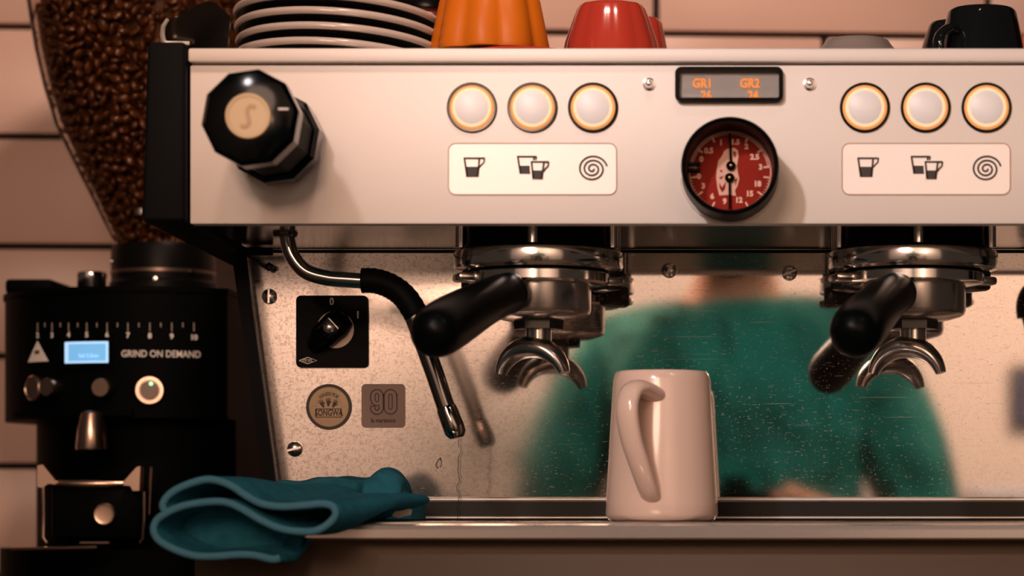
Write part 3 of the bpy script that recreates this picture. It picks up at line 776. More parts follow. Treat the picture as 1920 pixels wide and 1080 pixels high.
# ================================================================== PORTAFILTERS
def portafilter(gx, phi, label):
    t = thing('portafilter', (gx, YG, z(720, 0)), label, 'portafilter', 'portafilters locked in the groups')
    c = (gx, YG, 0)
    obj('rim', MB().lathe([(0.036, z(500, .045)), (0.0455, z(501, .045)), (0.0465, z(504, .045)), (0.0465, z(520, .045)), (0.0445, z(523, .045)), (0.036, z(525, .045))], c, n=64), m_chrome, t)
    for a in (phi + 90, phi - 90):
        an = math.radians(a - 90)
        ear = MB().box(-0.008, 0.008, -0.010, 0.010, z(521, .045), z(505, .045), 0.002)
        R_ = Matrix.Rotation(an, 4, 'Z')
        for v in ear.v: v.xy = (R_ @ Vector((v.x, v.y, 0))).xy + Vector((gx + 0.048 * math.cos(an), YG + 0.048 * math.sin(an)))
        obj('locking_ear', ear, m_steel, t)
    zb0, zb1 = z(588, .03), z(523, .03)
    obj('basket_body', MB().lathe([(0.0345, zb1), (0.0345, zb0 + 0.004), (0.0335, zb0 + 0.0015), (0.031, zb0), (0.024, zb0 - 0.002), (0.0115, zb0 - 0.003)], c, n=56), m_steel, t)
    obj('hex_nut', MB().lathe([(0.016, zb0 - 0.008), (0.0165, zb0 - 0.0015)], c, n=6), m_dsteel, t, smooth=0)
    # double spout: the stem and two curved prongs, across the handle
    zs = z(650, .0)
    obj('spout_stem', MB().lathe([(0.0085, zs - 0.004), (0.0085, zb0 - 0.008), (0.0100, zb0 - 0.006)], c, n=24), m_steel, t)
    ph = math.radians(phi)
    hd = Vector((-math.sin(ph), -math.cos(ph), 0))          # handle direction: towards the camera and left
    ac = Vector((math.cos(ph), -math.sin(ph), 0))           # across the handle
    pr = MB()
    pts = []; rad = []
    for k in range(25):
        a = math.radians(14 + 152 * k / 24)
        pts.append(Vector((gx - 0.004, YG, z(716, 0))) + ac * 0.0235 * math.cos(a) + Vector((0, 0, 0.0230)) * math.sin(a))
        s_ = abs(k - 12) / 12
        rad.append(0.0055 + 0.0065 * (1 - s_ ** 1.5))
    pr.tube(pts, rad, 18, flat=0.62, up=(0, 0, 1))
    obj('double_spout', pr, m_steel, t)
    # neck and handle
    st0 = Vector((gx, YG, z(543, .03)))
    dn = math.tan(math.radians(15))
    def hpnt(s, drop): return st0 + hd * s + Vector((0, 0, -drop))
    nk = [hpnt(0.028, 0.0), hpnt(0.040, 0.0015), hpnt(0.052, 0.0045)]
    obj('neck', MB().tube(nk, [0.0095, 0.0085, 0.0095], 20), m_steel, t)
    hh = [hpnt(0.044, 0.003), hpnt(0.0445, 0.003), hpnt(0.052, 0.0045), hpnt(0.064, 0.007), hpnt(0.090, 0.0145), hpnt(0.115, 0.0225), hpnt(0.136, 0.0295), hpnt(0.150, 0.0345), hpnt(0.158, 0.0375), hpnt(0.163, 0.0392), hpnt(0.1645, 0.0398)]
    hr = [0.004, 0.0125, 0.0132, 0.0136, 0.0146, 0.0160, 0.0168, 0.0163, 0.0138, 0.0082, 0.002]
    hs = catmull(hh, 4); rs = [v.x for v in catmull([(r_, 0, 0) for r_ in hr], 4)]
    obj('handle', MB().tube(hs, rs, 28), m_handle, t, smooth=60)
    obj('handle_ferrule', MB().tube([hpnt(0.040, 0.0015), hpnt(0.0455, 0.003)], [0.0115, 0.0122], 24), m_dsteel, t)
    return t

portafilter(GX[0], 20, 'chrome portafilter with long black handle, locked in the group beside the steam wand')
portafilter(GX[1], 17, 'chrome portafilter with black handle pointing at the viewer, locked in the right-hand group')

# ================================================================== JUG ON THE TRAY
m_jug = mat('offwhite_ceramic', (0.80, 0.58, 0.47, 1), 0.16, 0, coat=0.3)
yj = 0.055
jc = P(1241, 977, yj)
jz = ztray
jug = thing('milk_jug', (jc.x, yj, jz), 'glossy off-white ceramic jug, narrower at the top, standing on the drip tray', 'jug')
hj = PZ(692, yj - 0.03) - jz
rb, rt = M(105.5, yj), M(88, yj)
prof = [(rb - 0.005, 0.0), (rb - 0.0015, 0.0012), (rb, 0.0045), (rb - 0.0003, 0.012), (rt + 0.0012, hj - 0.006), (rt, hj - 0.002), (rt - 0.0010, hj - 0.0003), (rt - 0.0024, hj), (rt - 0.0034, hj - 0.0012), (rt - 0.003, hj - 0.01), (rb - 0.004, 0.012), (0.0, 0.006)]
obj('body', MB().lathe(prof, (jc.x, yj, jz), n=72), m_jug, jug, smooth=60)
az = math.radians(17)
jd = Vector((-math.sin(az), -math.cos(az), 0)); js = Vector((math.cos(az), -math.sin(az), 0))
def jp(rad_, zz, side=0.0): return Vector((jc.x, yj, jz)) + jd * rad_ + Vector((0, 0, zz)) + js * side
hpts = catmull([jp(rt - 0.001, hj - 0.016, 0.004), jp(rt + 0.012, hj - 0.0125, 0.000), jp(rt + 0.021, hj - 0.0150, -0.003), jp(rt + 0.0265, hj - 0.026, -0.004), jp(rt + 0.025, hj - 0.044, -0.002), jp(rt + 0.019, hj - 0.062, 0.002), jp(rt + 0.010, hj - 0.076, 0.004), jp(rb - 0.004, hj - 0.082, 0.004)], 5)
nh = len(hpts)
hrad = [0.0088 - 0.0022 * (i / (nh - 1)) for i in range(nh)]
obj('handle', MB().tube(hpts, hrad, 20, flat=0.62, up=(0, 0, 1)), m_jug, jug, smooth=60)

# ================================================================== CUPS AND SAUCERS ON TOP
ZTOP = ZT - 0.0015
m_saucer = mat('white_saucer_glaze', (0.44, 0.37, 0.33, 1), 0.18, 0, coat=0.2)
yp = 0.105
m_under_shade = mat('saucer_underside_shade', (0.004, 0.004, 0.004, 1), 0.3, 0, spec=0.3)  # black colour stands in for deep shade in the gaps of the stack
def saucer(c, r, tilt, label, group=None):
    R_ = Matrix.Rotation(tilt, 4, 'Y') @ Matrix.Rotation(-tilt * 1.3, 4, 'X')
    t = thing('saucer', c, label, 'saucer', group)
    top = [(0, 0.0052), (r * 0.60, 0.0068), (r * 0.90, 0.0160), (r * 0.955, 0.0180), (r * 0.985, 0.0180), (r, 0.0163), (r * 0.998, 0.0148), (r * 0.980, 0.0135), (r * 0.94, 0.0138), (r * 0.6, 0.0050), (0, 0.0040)]
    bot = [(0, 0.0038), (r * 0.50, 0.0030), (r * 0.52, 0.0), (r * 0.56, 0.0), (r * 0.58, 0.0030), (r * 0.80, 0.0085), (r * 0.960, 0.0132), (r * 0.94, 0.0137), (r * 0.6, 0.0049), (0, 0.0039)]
    for nm, pr, mm in (('dish', top, m_saucer), ('underside', bot, m_under_shade)):
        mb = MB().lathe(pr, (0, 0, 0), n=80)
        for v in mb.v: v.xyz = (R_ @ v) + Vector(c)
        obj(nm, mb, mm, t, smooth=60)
    return t
zfront = [PZ(77 - 28.6 * k, yp - 0.069) for k in range(4)]
names = ('lowest of four stacked white saucers on the machine, half hidden by the panel edge', 'second white saucer from the bottom of the stack on the machine',
         'third white saucer from the bottom of the stack on the machine', 'topmost white saucer of the stack on the machine')
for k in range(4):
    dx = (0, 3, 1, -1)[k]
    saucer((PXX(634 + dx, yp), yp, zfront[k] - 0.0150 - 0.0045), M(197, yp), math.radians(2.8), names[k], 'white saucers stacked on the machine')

def cup_mb(c, prof, n=64, flutes=0, depth=0.0, phase=0.0):
    f = (lambda t, h: 1 + depth * (abs(math.cos(flutes * (t + phase) / 2)) - 0.6)) if flutes else None
    return MB().lathe(prof, c, n=n, rfun=f)

def upturned_cup(name, px, yc, zbase, rrim, rfoot, h, material, label, flutes=0, depth=0.0, handle=None, group=None, inner=True, phase=0.0, bulge=0.0):
    x = PXX(px, yc)
    t = thing(name, (x, yc, zbase), label, 'cup', group)
    mid = rfoot + (rrim - rfoot) * 0.55 + bulge
    pr = [(rrim - 0.0035, 0.004), (rrim - 0.0025, 0.0), (rrim - 0.0006, 0.0004), (rrim, 0.003), (mid + (rrim - mid) * 0.5, h * 0.3), (mid, h * 0.55), (rfoot + (mid - rfoot) * 0.4, h * 0.82), (rfoot + 0.0006, h * 0.95), (rfoot - 0.0012, h * 0.992), (rfoot - 0.003, h), (rfoot - 0.006, h), (rfoot - 0.0075, h - 0.002), (0, h - 0.002)]
    obj('bowl', cup_mb((x, yc, zbase), pr, 96 if flutes else 56, flutes, depth, phase), material, t, smooth=50)
    if handle is not None:
        a = math.radians(handle[0]); d = Vector((-math.sin(a), -math.cos(a), 0)); sc2 = handle[1]
        def q3(r_, zz): return Vector((x, yc, zbase)) + d * r_ + Vector((0, 0, zz))
        hp_ = catmull([q3(mid - 0.002, h * 0.60), q3(mid + 0.010 * sc2, h * 0.62), q3(mid + 0.021 * sc2, h * 0.46), q3(mid + 0.021 * sc2, h * 0.25), q3(rrim + 0.006 * sc2, h * 0.16), q3(rrim - 0.003, h * 0.2)], 5)
        obj('handle', MB().tube(hp_, [0.0042] * len(hp_), 14, flat=0.7), material, t, smooth=60)
    return t

m_orange = mat('orange_glaze', (0.50, 0.12, 0.006, 1), 0.4, 0, vary=(30, 0.1), spec=0.2)
m_red = mat('red_glaze', (0.34, 0.032, 0.018, 1), 0.16, 0, coat=0.2)
m_dred = mat('dark_red_glaze', (0.12, 0.012, 0.01, 1), 0.25)
m_bcup = mat('black_glaze', (0.005, 0.006, 0.007, 1), 0.07, 0)
m_grey = mat('grey_glaze', (0.22, 0.18, 0.16, 1), 0.3)
m_coral = mat('coral_glaze', (0.80, 0.14, 0.05, 1), 0.3)

# orange fluted cup upturned on a red saucer
yo = 0.085
rs_ = obj('red_saucer', MB().lathe([(0.0, 0.0), (0.024, 0.0), (0.038, 0.007), (0.042, 0.0098), (0.041, 0.0112), (0.034, 0.009), (0.0, 0.005)], (PXX(975, yo), yo, ZTOP), n=56), m_red, smooth=50)
tag(rs_, 'red saucer almost hidden under the upturned orange cup', 'saucer')
zo = PZ(84, yo - 0.038)
upturned_cup('orange_cup', 920, yo, zo, 0.0385, 0.017, 0.062, m_orange, 'fluted orange cup turned upside down beside the white saucers', 9, 0.10, None, phase=0.25, bulge=0.0035)
# red cups
yr = 0.15
upturned_cup('red_cup', 1146, yr, ZTOP, 0.0365, 0.0225, PZ(10, yr) - ZTOP, m_red, 'glossy red cup turned upside down, nearest the middle of the machine', 10, 0.035, None, 'red cups on the machine', bulge=0.001)
upturned_cup('red_cup', 1189, 0.26, ZTOP, 0.030, 0.0195, PZ(36, 0.26) - ZTOP, m_red, 'second red cup, mostly hidden behind the front red cup', 10, 0.03, None, 'red cups on the machine')
# white saucer on an upturned dark red cup, behind the stack
y5 = 0.30
upturned_cup('dark_red_cup', 800, y5, ZTOP, 0.036, 0.026, PZ(26, y5) - ZTOP, m_dred, 'dark red upturned cup hidden behind the stacked white saucers', 0, 0)
saucer((PXX(795, y5), y5, PZ(26, y5)), 0.042, 0.0, 'white saucer on a dark red cup, peeking out between the stack and the orange cup')
upturned_cup('dark_red_cup', 795, y5, PZ(26, y5) + 0.0188, 0.033, 0.022, 0.05, m_dred, 'dark red cup upside down on the saucer between the stack and orange cup', 0, 0)
# black cups
yk = 0.10
upturned_cup('black_cup', 1841, yk, ZTOP, 0.0305, 0.0222, PZ(7, yk - 0.02) - ZTOP, m_bcup, 'glossy black cup turned upside down with its handle towards the front', 0, 0, (42, 0.9), 'black cups on the machine')
upturned_cup('black_cup', 1790, 0.22, ZTOP, 0.0265, 0.018, PZ(42, 0.22) - ZTOP, m_bcup, 'smaller black cup peeking out left of the front black cup', 0, 0, None, 'black cups on the machine', bulge=0.003)
# grey saucer upside down, far right coral cup
yq = 0.15
prg = [(0.046, 0.0), (0.0475, 0.002), (0.046, 0.0045), (0.030, 0.022), (0.0235, 0.0295), (0.0215, 0.0325), (0.019, 0.0335), (0.0, 0.0325)]
sg = obj('grey_bowl', MB().lathe(prg, (PXX(1607, yq), yq, ZTOP), n=56), m_grey, smooth=50)
tag(sg, 'low grey bowl turned upside down left of the black cups', 'bowl')
upturned_cup('coral_cup', 1985, 0.20, ZTOP, 0.034, 0.022, PZ(38, 0.2) - ZTOP, m_coral, 'coral orange cup cut off at the right edge beside the black cup', 0, 0, None)

# ================================================================== GRINDER
AX, AY = PXX(306, 0.515), 0.515
RH = 0.1245
def face_hit(px, R=RH):
    k = (px - CX) / FPX
    # (k t - AX)^2 + (t - DIST - AY)^2 = R^2
    A = k * k + 1; B = -2 * (k * AX + DIST + AY); C_ = AX * AX + (DIST + AY) ** 2 - R * R
    t = (-B - math.sqrt(max(B * B - 4 * A * C_, 0))) / (2 * A)
    x, y = k * t, t - DIST
    return math.atan2(x - AX, -(y - AY)), y
def face_pt(th, zz, out=0.0, R=RH): return Vector((AX + (R + out) * math.sin(th), AY - (R + out) * math.cos(th), zz))
def face_at(px, py, out=0.0, R=RH):
    th, y = face_hit(px, R)
    return face_pt(th, PZ(py, y), out, R), Vector((math.sin(th), -math.cos(th), 0)), th, y
def section(R, a0, a1, back, n=28, xr=None):
    pts = []
    for k in range(n + 1):
        a = math.radians(a0 + (a1 - a0) * k / n)
        pts.append((AX + R * math.sin(a), AY - R * math.cos(a)))
    pts.append((pts[-1][0], AY + back)); pts.append((pts[0][0] + 0.03, AY + back))
    return pts
m_gr = mat('grinder_black', (0.0008, 0.0014, 0.0016, 1), 0.55, 0, spec=0.03)
gr = thing('coffee_grinder', (AX, AY, 0), 'black coffee grinder with clear bean hopper left of the espresso machine', 'coffee grinder')
zh1 = PZ(548, 0.40); zh0 = PZ(784, 0.40)
hd_ = obj('head', MB().prism(section(RH, -88, 35, 0.11), zh0, zh1, 'xy'), m_gr, gr, smooth=30)
obj('head_rim', MB().prism(section(RH + 0.0015, -88, 35, 0.11), zh1, zh1 + 0.004, 'xy'), m_gr, gr, smooth=30)
obj('column', MB().prism(section(0.100, -80, 46, 0.10), 0.02, zh0, 'xy'), m_gr, gr, smooth=30)
obj('base', MB().prism(section(RH + 0.004, -82, 36, 0.11), 0.0, PZ(1030, 0.38), 'xy'), m_gr, gr, smooth=30)
obj('side_block', MB().box(PXX(27, 0.5), PXX(116, 0.5), 0.47, 0.54, PZ(556, 0.5), PZ(529, 0.5), 0.003), m_gr, gr)
obj('adjusting_knob', MB().lathe([(0.0105, 0), (0.0112, 0.001), (0.0112, 0.011), (0.0118, 0.0125), (0.0112, 0.0155), (0.009, 0.0165), (0, 0.0165)], (PXX(172, 0.45), 0.45, zh1 + 0.004), n=28, rfun=lambda t, h: 1 + 0.03 * math.cos(18 * t)), m_chrome, gr)
zc0, zc1 = zh1 + 0.004, PZ(452, 0.475)
obj('collar', MB().lathe([(0.043, zc0), (0.043, zc0 + 0.012), (0.0415, zc0 + 0.014), (0.0415, zc1 - 0.004), (0.040, zc1)], (AX, AY, 0), n=56), mat('collar_black', (0.003, 0.003, 0.003, 1), 0.4, spec=0.1), gr)
zring = PZ(505, 0.475)
obj('collar_ring', MB().lathe([(0.0410, zring - 0.0016), (0.0422, zring - 0.0012), (0.0422, zring + 0.0012), (0.0410, zring + 0.0016)], (AX, AY, 0), n=56), mat('worn_ring', (0.16, 0.11, 0.08, 1), 0.35, 0.8), gr)
for px, py in ((312, 522), (224, 486), (372, 506)):
    k = (px - 306) / 96.0; th = math.asin(max(-1, min(1, k)))
    obj('collar_screw', MB().lathe([(0.0018, 0), (0.0016, 0.0016), (0, 0.0018)], (AX + 0.0428 * math.sin(th), AY - 0.0428 * math.cos(th), PZ(py, 0.47)), (math.sin(th), -math.cos(th), 0), 10), m_steel, gr)

# hopper
HP = []
for (py, rpx) in ((452, 92), (430, 103), (400, 118), (350, 143), (300, 168), (240, 197), (170, 218), (100, 234), (0, 250), (-80, 258), (-140, 260)):
    HP.append((M(rpx, AY), PZ(py, AY)))
def hop_r(zz):
    for (r0, z0), (r1, z1) in zip(HP, HP[1:]):
        if z0 <= zz <= z1: return r0 + (r1 - r0) * (zz - z0) / (z1 - z0)
    return HP[0][0] if zz < HP[0][1] else HP[-1][0]
hop = HP + [(r - 0.0025, z_) for r, z_ in reversed(HP)]
hpo = obj('hopper', MB().lathe(hop, (AX, AY, 0), n=72), m_hopper, gr, smooth=60)
obj('hopper_lid', MB().lathe([(HP[-1][0] + 0.002, HP[-1][1] - 0.003), (HP[-1][0] + 0.002, HP[-1][1] + 0.006), (HP[-1][0] * 0.6, HP[-1][1] + 0.012), (0, HP[-1][1] + 0.014)], (AX, AY, 0), n=56), m_gr, gr)
sc3 = face_at(265, 397, 0, hop_r(PZ(397, .45)))
obj('hopper_latch', MB().lathe([(0.004, -0.002), (0.004, 0.003), (0.003, 0.005), (0, 0.0055)], sc3[0], sc3[1], 14), m_chrome, gr)

# face: scale, lettering, display, buttons
def face_place(px, py, R=RH):
    th, y = face_hit(px, R); zz = PZ(py, y)
    return lambda u, v, w_: face_pt(th + u / R, zz + v, w_ + 0.0001, R)
tks = MB()
nums = [(71, 629), (98, 629), (129, 628), (163, 628), (201, 628), (240, 629), (281, 630), (322, 631), (363.5, 633)]
tm = MB()
for i, (px, py) in enumerate(nums):
    obj('scale_numeral', text_mb(str(i + 2), 0.0056, face_place(px, py), 0.0002, 0.0002), m_white, gr, smooth=0)
    pl_ = face_place(px, 612)
    vs = [pl_(a, b, c) for a in (-0.0003, 0.0003) for b in (-0.0038, 0.0028) for c in (0, 0.0003)]
    tm.add(vs, [[0, 1, 3, 2], [4, 6, 7, 5], [0, 4, 5, 1], [2, 3, 7, 6], [0, 2, 6, 4], [1, 5, 7, 3]])
    if i < 8:
        pl_ = face_place((px + nums[i + 1][0]) / 2, 611)
        vs = [pl_(a, b, c) for a in (-0.0003, 0.0003) for b in (-0.001, 0.0024) for c in (0, 0.0003)]
        tm.add(vs, [[0, 1, 3, 2], [4, 6, 7, 5], [0, 4, 5, 1], [2, 3, 7, 6], [0, 2, 6, 4], [1, 5, 7, 3]])
obj('scale_ticks', tm, mat('dim_print', (0.42, 0.32, 0.26, 1), 0.5), gr, smooth=0)
obj('lettering', text_mb('GRIND ON DEMAND', 0.0074, face_place(302, 664), 0.0002, 0.00008, sx=0.86), m_white, gr, smooth=0)
pl_ = face_place(71, 659)
tv = [(0, 0.0080), (-0.0125, -0.0080), (0.0125, -0.0080)]
tri = MB(); NT = 10; vs = []; fs = []
for k in range(NT + 1):
    u_ = -0.0125 + 0.025 * k / NT; vt = 0.0080 - 0.016 * abs(u_) / 0.0125
    vs += [pl_(u_, -0.0080, 0.0), pl_(u_, vt, 0.0), pl_(u_, -0.0080, 0.0005), pl_(u_, vt, 0.0005)]
for k in range(NT):
    a, b = 4 * k, 4 * k + 4
    fs += [[a + 2, b + 2, b + 3, a + 3], [a, a + 1, b + 1, b], [a + 1, a + 3, b + 3, b + 1], [a, b, b + 2, a + 2]]
tri.add(vs, fs)
trio = obj('maker_triangle', tri, m_white, gr, smooth=0)
cr = [(-0.0024, -0.0012), (0.0024, -0.0012), (0.003, 0.0015), (0.0013, 0.0004), (0, 0.002), (-0.0013, 0.0004), (-0.003, 0.0015)]
nn = len(cr)
crm = MB().add([pl_(a, b - 0.0005, 0.0010) for a, b in cr] + [pl_(a, b - 0.0005, 0.0003) for a, b in cr], [list(range(nn)), list(range(2 * nn - 1, nn - 1, -1))] + [[i, (i + 1) % nn, nn + (i + 1) % nn, nn + i] for i in range(nn)])
obj('crown_mark', crm, m_ink, trio, smooth=0)
def cbox(px0, px1, py0, py1, o0, o1, R=RH, n=6):
    """Rectangular patch following the curved face."""
    t0, ya = face_hit(px0, R); t1, yb_ = face_hit(px1, R); ym = (ya + yb_) / 2
    z0_, z1_ = PZ(py1, ym), PZ(py0, ym); mb = MB(); vs = []
    for k in range(n + 1):
        th = t0 + (t1 - t0) * k / n
        vs += [face_pt(th, z0_, o0, R), face_pt(th, z1_, o0, R), face_pt(th, z0_, o1, R), face_pt(th, z1_, o1, R)]
    fs = []
    for k in range(n):
        a, b = 4 * k, 4 * (k + 1)
        fs += [[a + 2, b + 2, b + 3, a + 3], [a, a + 1, b + 1, b], [a + 1, a + 3, b + 3, b + 1], [a, b, b + 2, a + 2]]
    fs += [[0, 2, 3, 1], [4 * n, 4 * n + 1, 4 * n + 3, 4 * n + 2]]
    return mb.add(vs, fs)
gd = obj('display', cbox(119, 212, 633, 690, -0.001, 0.002), m_blackg, gr)
m_blue = mat('blue_backlight', (0.12, 0.35, 0.6, 1), 0.4, emit=(0.16, 0.42, 0.72, 1), estr=0.85)
m_blue2 = mat('pale_blue_backlight', (0.2, 0.5, 0.8, 1), 0.4, emit=(0.50, 0.72, 1.0, 1), estr=0.85)
obj('screen_edge', cbox(125, 205, 641, 681, 0.0021, 0.0024), m_blue2, gd)
obj('screen', cbox(132, 201, 645, 677, 0.0025, 0.0028), m_blue, gd)
obj('screen_digits', text_mb('Std 3.2sec', 0.0042, face_place(166, 667, RH + 0.0029), 0.0001, 0.0), m_blue2, gd, smooth=0)
m_copper = mat('warm_button_steel', (0.56, 0.40, 0.31, 1), 0.25, 1.0)
for (px, py, r, nm) in ((69, 728, 0.0100, 'side_button'), (107, 727, 0.0074, 'dial_button'), (199, 728, 0.0074, 'dial_button')):
    p_, n_, th, yy = face_at(px, py)
    obj(nm, MB().lathe([(r, 0), (r, 0.004), (r * 0.86, 0.0052), (r * 0.80, 0.0044), (0, 0.0048)] if nm == 'side_button' else [(r * 0.8, 0), (r * 0.85, 0.004), (r, 0.005), (r, 0.011), (r * 0.9, 0.0125), (0, 0.0125)], p_, n_, 28), m_copper, gr)
p_, n_, th, yy = face_at(281, 732)
sbn = obj('start_button', MB().lathe([(0.0112, 0), (0.0112, 0.003), (0.0104, 0.0042), (0.0082, 0.0042), (0.0078, 0.003)], p_, n_, 36), m_copper, gr)
obj('button_face', MB().lathe([(0.0074, 0.0012), (0.0074, 0.0036), (0.0068, 0.0042), (0, 0.0042)], p_, n_, 32), mat('button_face_grey', (0.22, 0.17, 0.14, 1), 0.6, 0.3), sbn)
pd, nd_, _, _ = face_at(284, 720)
obj('status_light', MB().lathe([(0.0016, 0), (0.0014, 0.0050), (0, 0.0056)], pd, nd_, 12), mat('green_led', (0.3, 0.9, 0.4, 1), 0.4, emit=(0.45, 1.0, 0.5, 1), estr=1.6), sbn)
# lower control ledge
obj('control_ledge', cbox(40, 250, 770, 782, -0.002, 0.006, n=12), m_gr, gr)
# chute
yc_ = 0.385
cx_ = PXX(172, yc_)
obj('chute', MB().lathe([(M(29, yc_), PZ(843, yc_)), (M(30, yc_), PZ(840, yc_)), (M(26, yc_), PZ(800, yc_)), (M(20, yc_), PZ(775, yc_)), (M(14, yc_), PZ(770, yc_))], (cx_, yc_, 0), n=32), m_copper, gr)
# fork that holds the portafilter
yf = 0.36
def fq(a, b): return (PXX(a, yf), PZ(b, yf))
fk = obj('fork', MB().prism([fq(70, 913), fq(70, 873), (PXX(80, yf), PZ(871, yf)), fq(104, 901), fq(104, 908), fq(90, 907), fq(80, 915)], yf, yf + 0.012), m_copper, gr, smooth=20)
obj('fork_arm', MB().prism([fq(230, 905), fq(256, 876), fq(263, 874), fq(261, 920), fq(249, 920), fq(244, 911), fq(232, 910)], yf, yf + 0.012), m_copper, gr, smooth=20)
obj('fork_bridge', MB().tube([P(102, 905, yf + 0.012), P(165, 907, yf + 0.004), P(232, 907, yf + 0.012)], [0.0022, 0.0030, 0.0022], 12), m_copper, gr)
obj('fork_block', MB().box(PXX(88, yf), PXX(258, yf), yf + 0.012, yf + 0.06, PZ(1010, yf), PZ(912, yf), 0.003), m_gr, gr)
obj('guard_wire', MB().tube([P(81, 914, yf), P(82, 960, yf), P(81, 1008, yf), P(88, 1018, yf)], 0.0011, 8), m_copper, gr)
obj('guard_wire', MB().tube([P(270, 922, yf), P(270, 970, yf), P(268, 1010, yf), P(262, 1018, yf)], 0.0011, 8), m_copper, gr)
obj('guard_wire', MB().tube([P(283, 876, yf + 0.02), P(279, 965, yf + 0.02)], 0.0010, 8), m_copper, gr)
obj('start_switch', MB().lathe([(0.0085, 0), (0.0085, 0.004), (0.0075, 0.005), (0.005, 0.0046), (0, 0.005)], P(198, 964, yf + 0.012), (0.0, -1, 0), 28), m_copper, gr)
obj('base_edge', MB().tube([P(22, 1029, yf), P(90, 1028, yf - 0.01), P(182, 1026, yf - 0.012)], 0.0013, 8), m_copper, gr)
obj('base_edge', MB().tube([P(150, 1018, yf - 0.005), P(205, 1018, yf - 0.005)], 0.0011, 8), m_copper, gr)

# beans
m_bean = mat('roasted_bean', (0.12, 0.042, 0.014, 1), 0.25, 0, vary=(120, 0.35))
def bean_geo(nu=8, nv=5):
    vs = [Vector((0, 0, 1))]; fs = []
    for j in range(1, nv):
        ph_ = PI * j / nv
        for i in range(nu):
            a = 2 * PI * i / nu
            x, y, zz = math.sin(ph_) * math.cos(a), math.sin(ph_) * math.sin(a), math.cos(ph_)
            if y < -0.1: y *= 0.45                    # flat side
            vs.append(Vector((x, y, zz)))
    vs.append(Vector((0, 0, -1)))
    for i in range(nu): fs.append([0, 1 + i, 1 + (i + 1) % nu])
    for j in range(nv - 2):
        for i in range(nu):
            a = 1 + j * nu + i; b = 1 + j * nu + (i + 1) % nu
            fs.append([a, a + nu, b + nu, b])
    e = len(vs) - 1
    for i in range(nu): fs.append([e, 1 + (nv - 2) * nu + (i + 1) % nu, 1 + (nv - 2) * nu + i])
    return [Vector((v.x * 0.0034, v.y * 0.0029, v.z * 0.0047)) for v in vs], fs
bv, bf = bean_geo()
bean_me = None
placed = []
cand = []
tries = 0
while len(placed) < 300 and tries < 60000:
    tries += 1
    zz = random.uniform(PZ(440, .42), PZ(-12, .42))
    th = math.radians(random.uniform(-86, 6))
    r = hop_r(zz) - 0.0062
    p = Vector((AX + r * math.sin(th), AY - r * math.cos(th), zz))
    lim = 0.0072 if tries < 20000 else 0.0060
    if all((p - q_).length > lim for q_ in placed): placed.append(p)
for i, p in enumerate(placed):
    if bean_me is None:
        mb = MB().add(bv, bf); o = obj('coffee_bean', mb, m_bean, None, smooth=80, origin=(0, 0, 0)); bean_me = o.data
    else:
        o = bpy.data.objects.new('coffee_bean', bean_me); COL.objects.link(o)
    o.location = p
    o.rotation_euler = (random.uniform(0, 6.28), random.uniform(0, 6.28), random.uniform(0, 6.28))
    s_ = random.uniform(1.0, 1.3); o.scale = (s_, s_, s_)
    tag(o, 'dark roasted coffee bean pressed against the clear hopper wall of the grinder', 'coffee bean', 'coffee beans in the grinder hopper')
core = MB()
core.lathe([(max(r - 0.016, 0.004), z_) for r, z_ in HP[1:-1]], (AX, AY, 0), n=40)
for k in range(2600):
    zz = random.uniform(PZ(440, .42), PZ(-75, .42)); th = math.radians(random.uniform(-180, 180))
    r = hop_r(zz) - random.uniform(0.0115, 0.016)
    if not (-88 < math.degrees(th) < 8) or zz > PZ(-10, .42): r = hop_r(zz) - random.uniform(0.0075, 0.014)
    R_ = Euler((random.uniform(0, 6.28), random.uniform(0, 6.28), random.uniform(0, 6.28))).to_matrix()
    c = Vector((AX + r * math.sin(th), AY - r * math.cos(th), zz))
    core.add([R_ @ v + c for v in bv], bf)
cobj = obj('coffee_beans', core, m_bean, smooth=80)
tag(cobj, 'mass of dark roasted coffee beans filling the clear hopper', 'coffee beans', 'coffee beans in the grinder hopper', 'stuff')

# ================================================================== CLEANING CLOTH
m_cloth = mat('blue_microfibre', (0.025, 0.155, 0.22, 1), 0.95, 0, sheen=0.0, bump=((900, 900, 900), 0.6, 0.0008), vary=(120, 0.3), spec=0.05)
m_hem = mat('pale_blue_hem', (0.11, 0.32, 0.45, 1), 0.95, 0, bump=((1500, 1500, 1500), 1.0, 0.0015), spec=0.05)
yt = -0.075
def tq(a, b): return P(260 + a / 3.2, 840 + b / 3.2, yt)
prof = [(850, 660), (800, 668), (700, 645), (600, 640), (450, 650), (330, 645), (220, 610), (130, 560), (92, 500), (105, 440), (160, 395), (260, 350), (400, 325), (520, 325), (620, 365), (720, 425), (840, 480), (950, 500), (1060, 498), (1140, 455), (1182, 400), (1165, 352), (1100, 335), (980, 345), (860, 352), (740, 335), (650, 290), (570, 235), (490, 200), (400, 190), (280, 225), (190, 275), (145, 340), (165, 385)]
pl = catmull([tq(a, b) for a, b in prof], 4)
cm = MB(); ND = 10
npf = len(pl)
vs = []
for j in range(ND):
    t = j / (ND - 1)
    for i, p in enumerate(pl):
        dy = 0.105 * t
        f = noise.noise(Vector((p.x * 40, p.z * 40, t * 2.5))) * 0.006 * t
        dx = 0.055 * t * (0.5 + 0.5 * (i / npf)) + f
        zmin = ZL1 + 0.004
        zz = p.z + f * 0.8
        if t > 0.25:
            # the part lying on the tray settles on it
            target = zmin + (zz - PZ(1046, yt)) * 0.42
            k_ = min(1, (t - 0.25) / 0.4)
            zz = zz + (target - zz) * k_ if p.x + dx > XB - 0.004 or t > 0.35 else zz
        vs.append(Vector((p.x + dx, p.y + dy, zz)))
fs = []
for j in range(ND - 1):
    for i in range(npf - 1):
        a = j * npf + i
        fs.append([a, a + 1, a + npf + 1, a + npf])
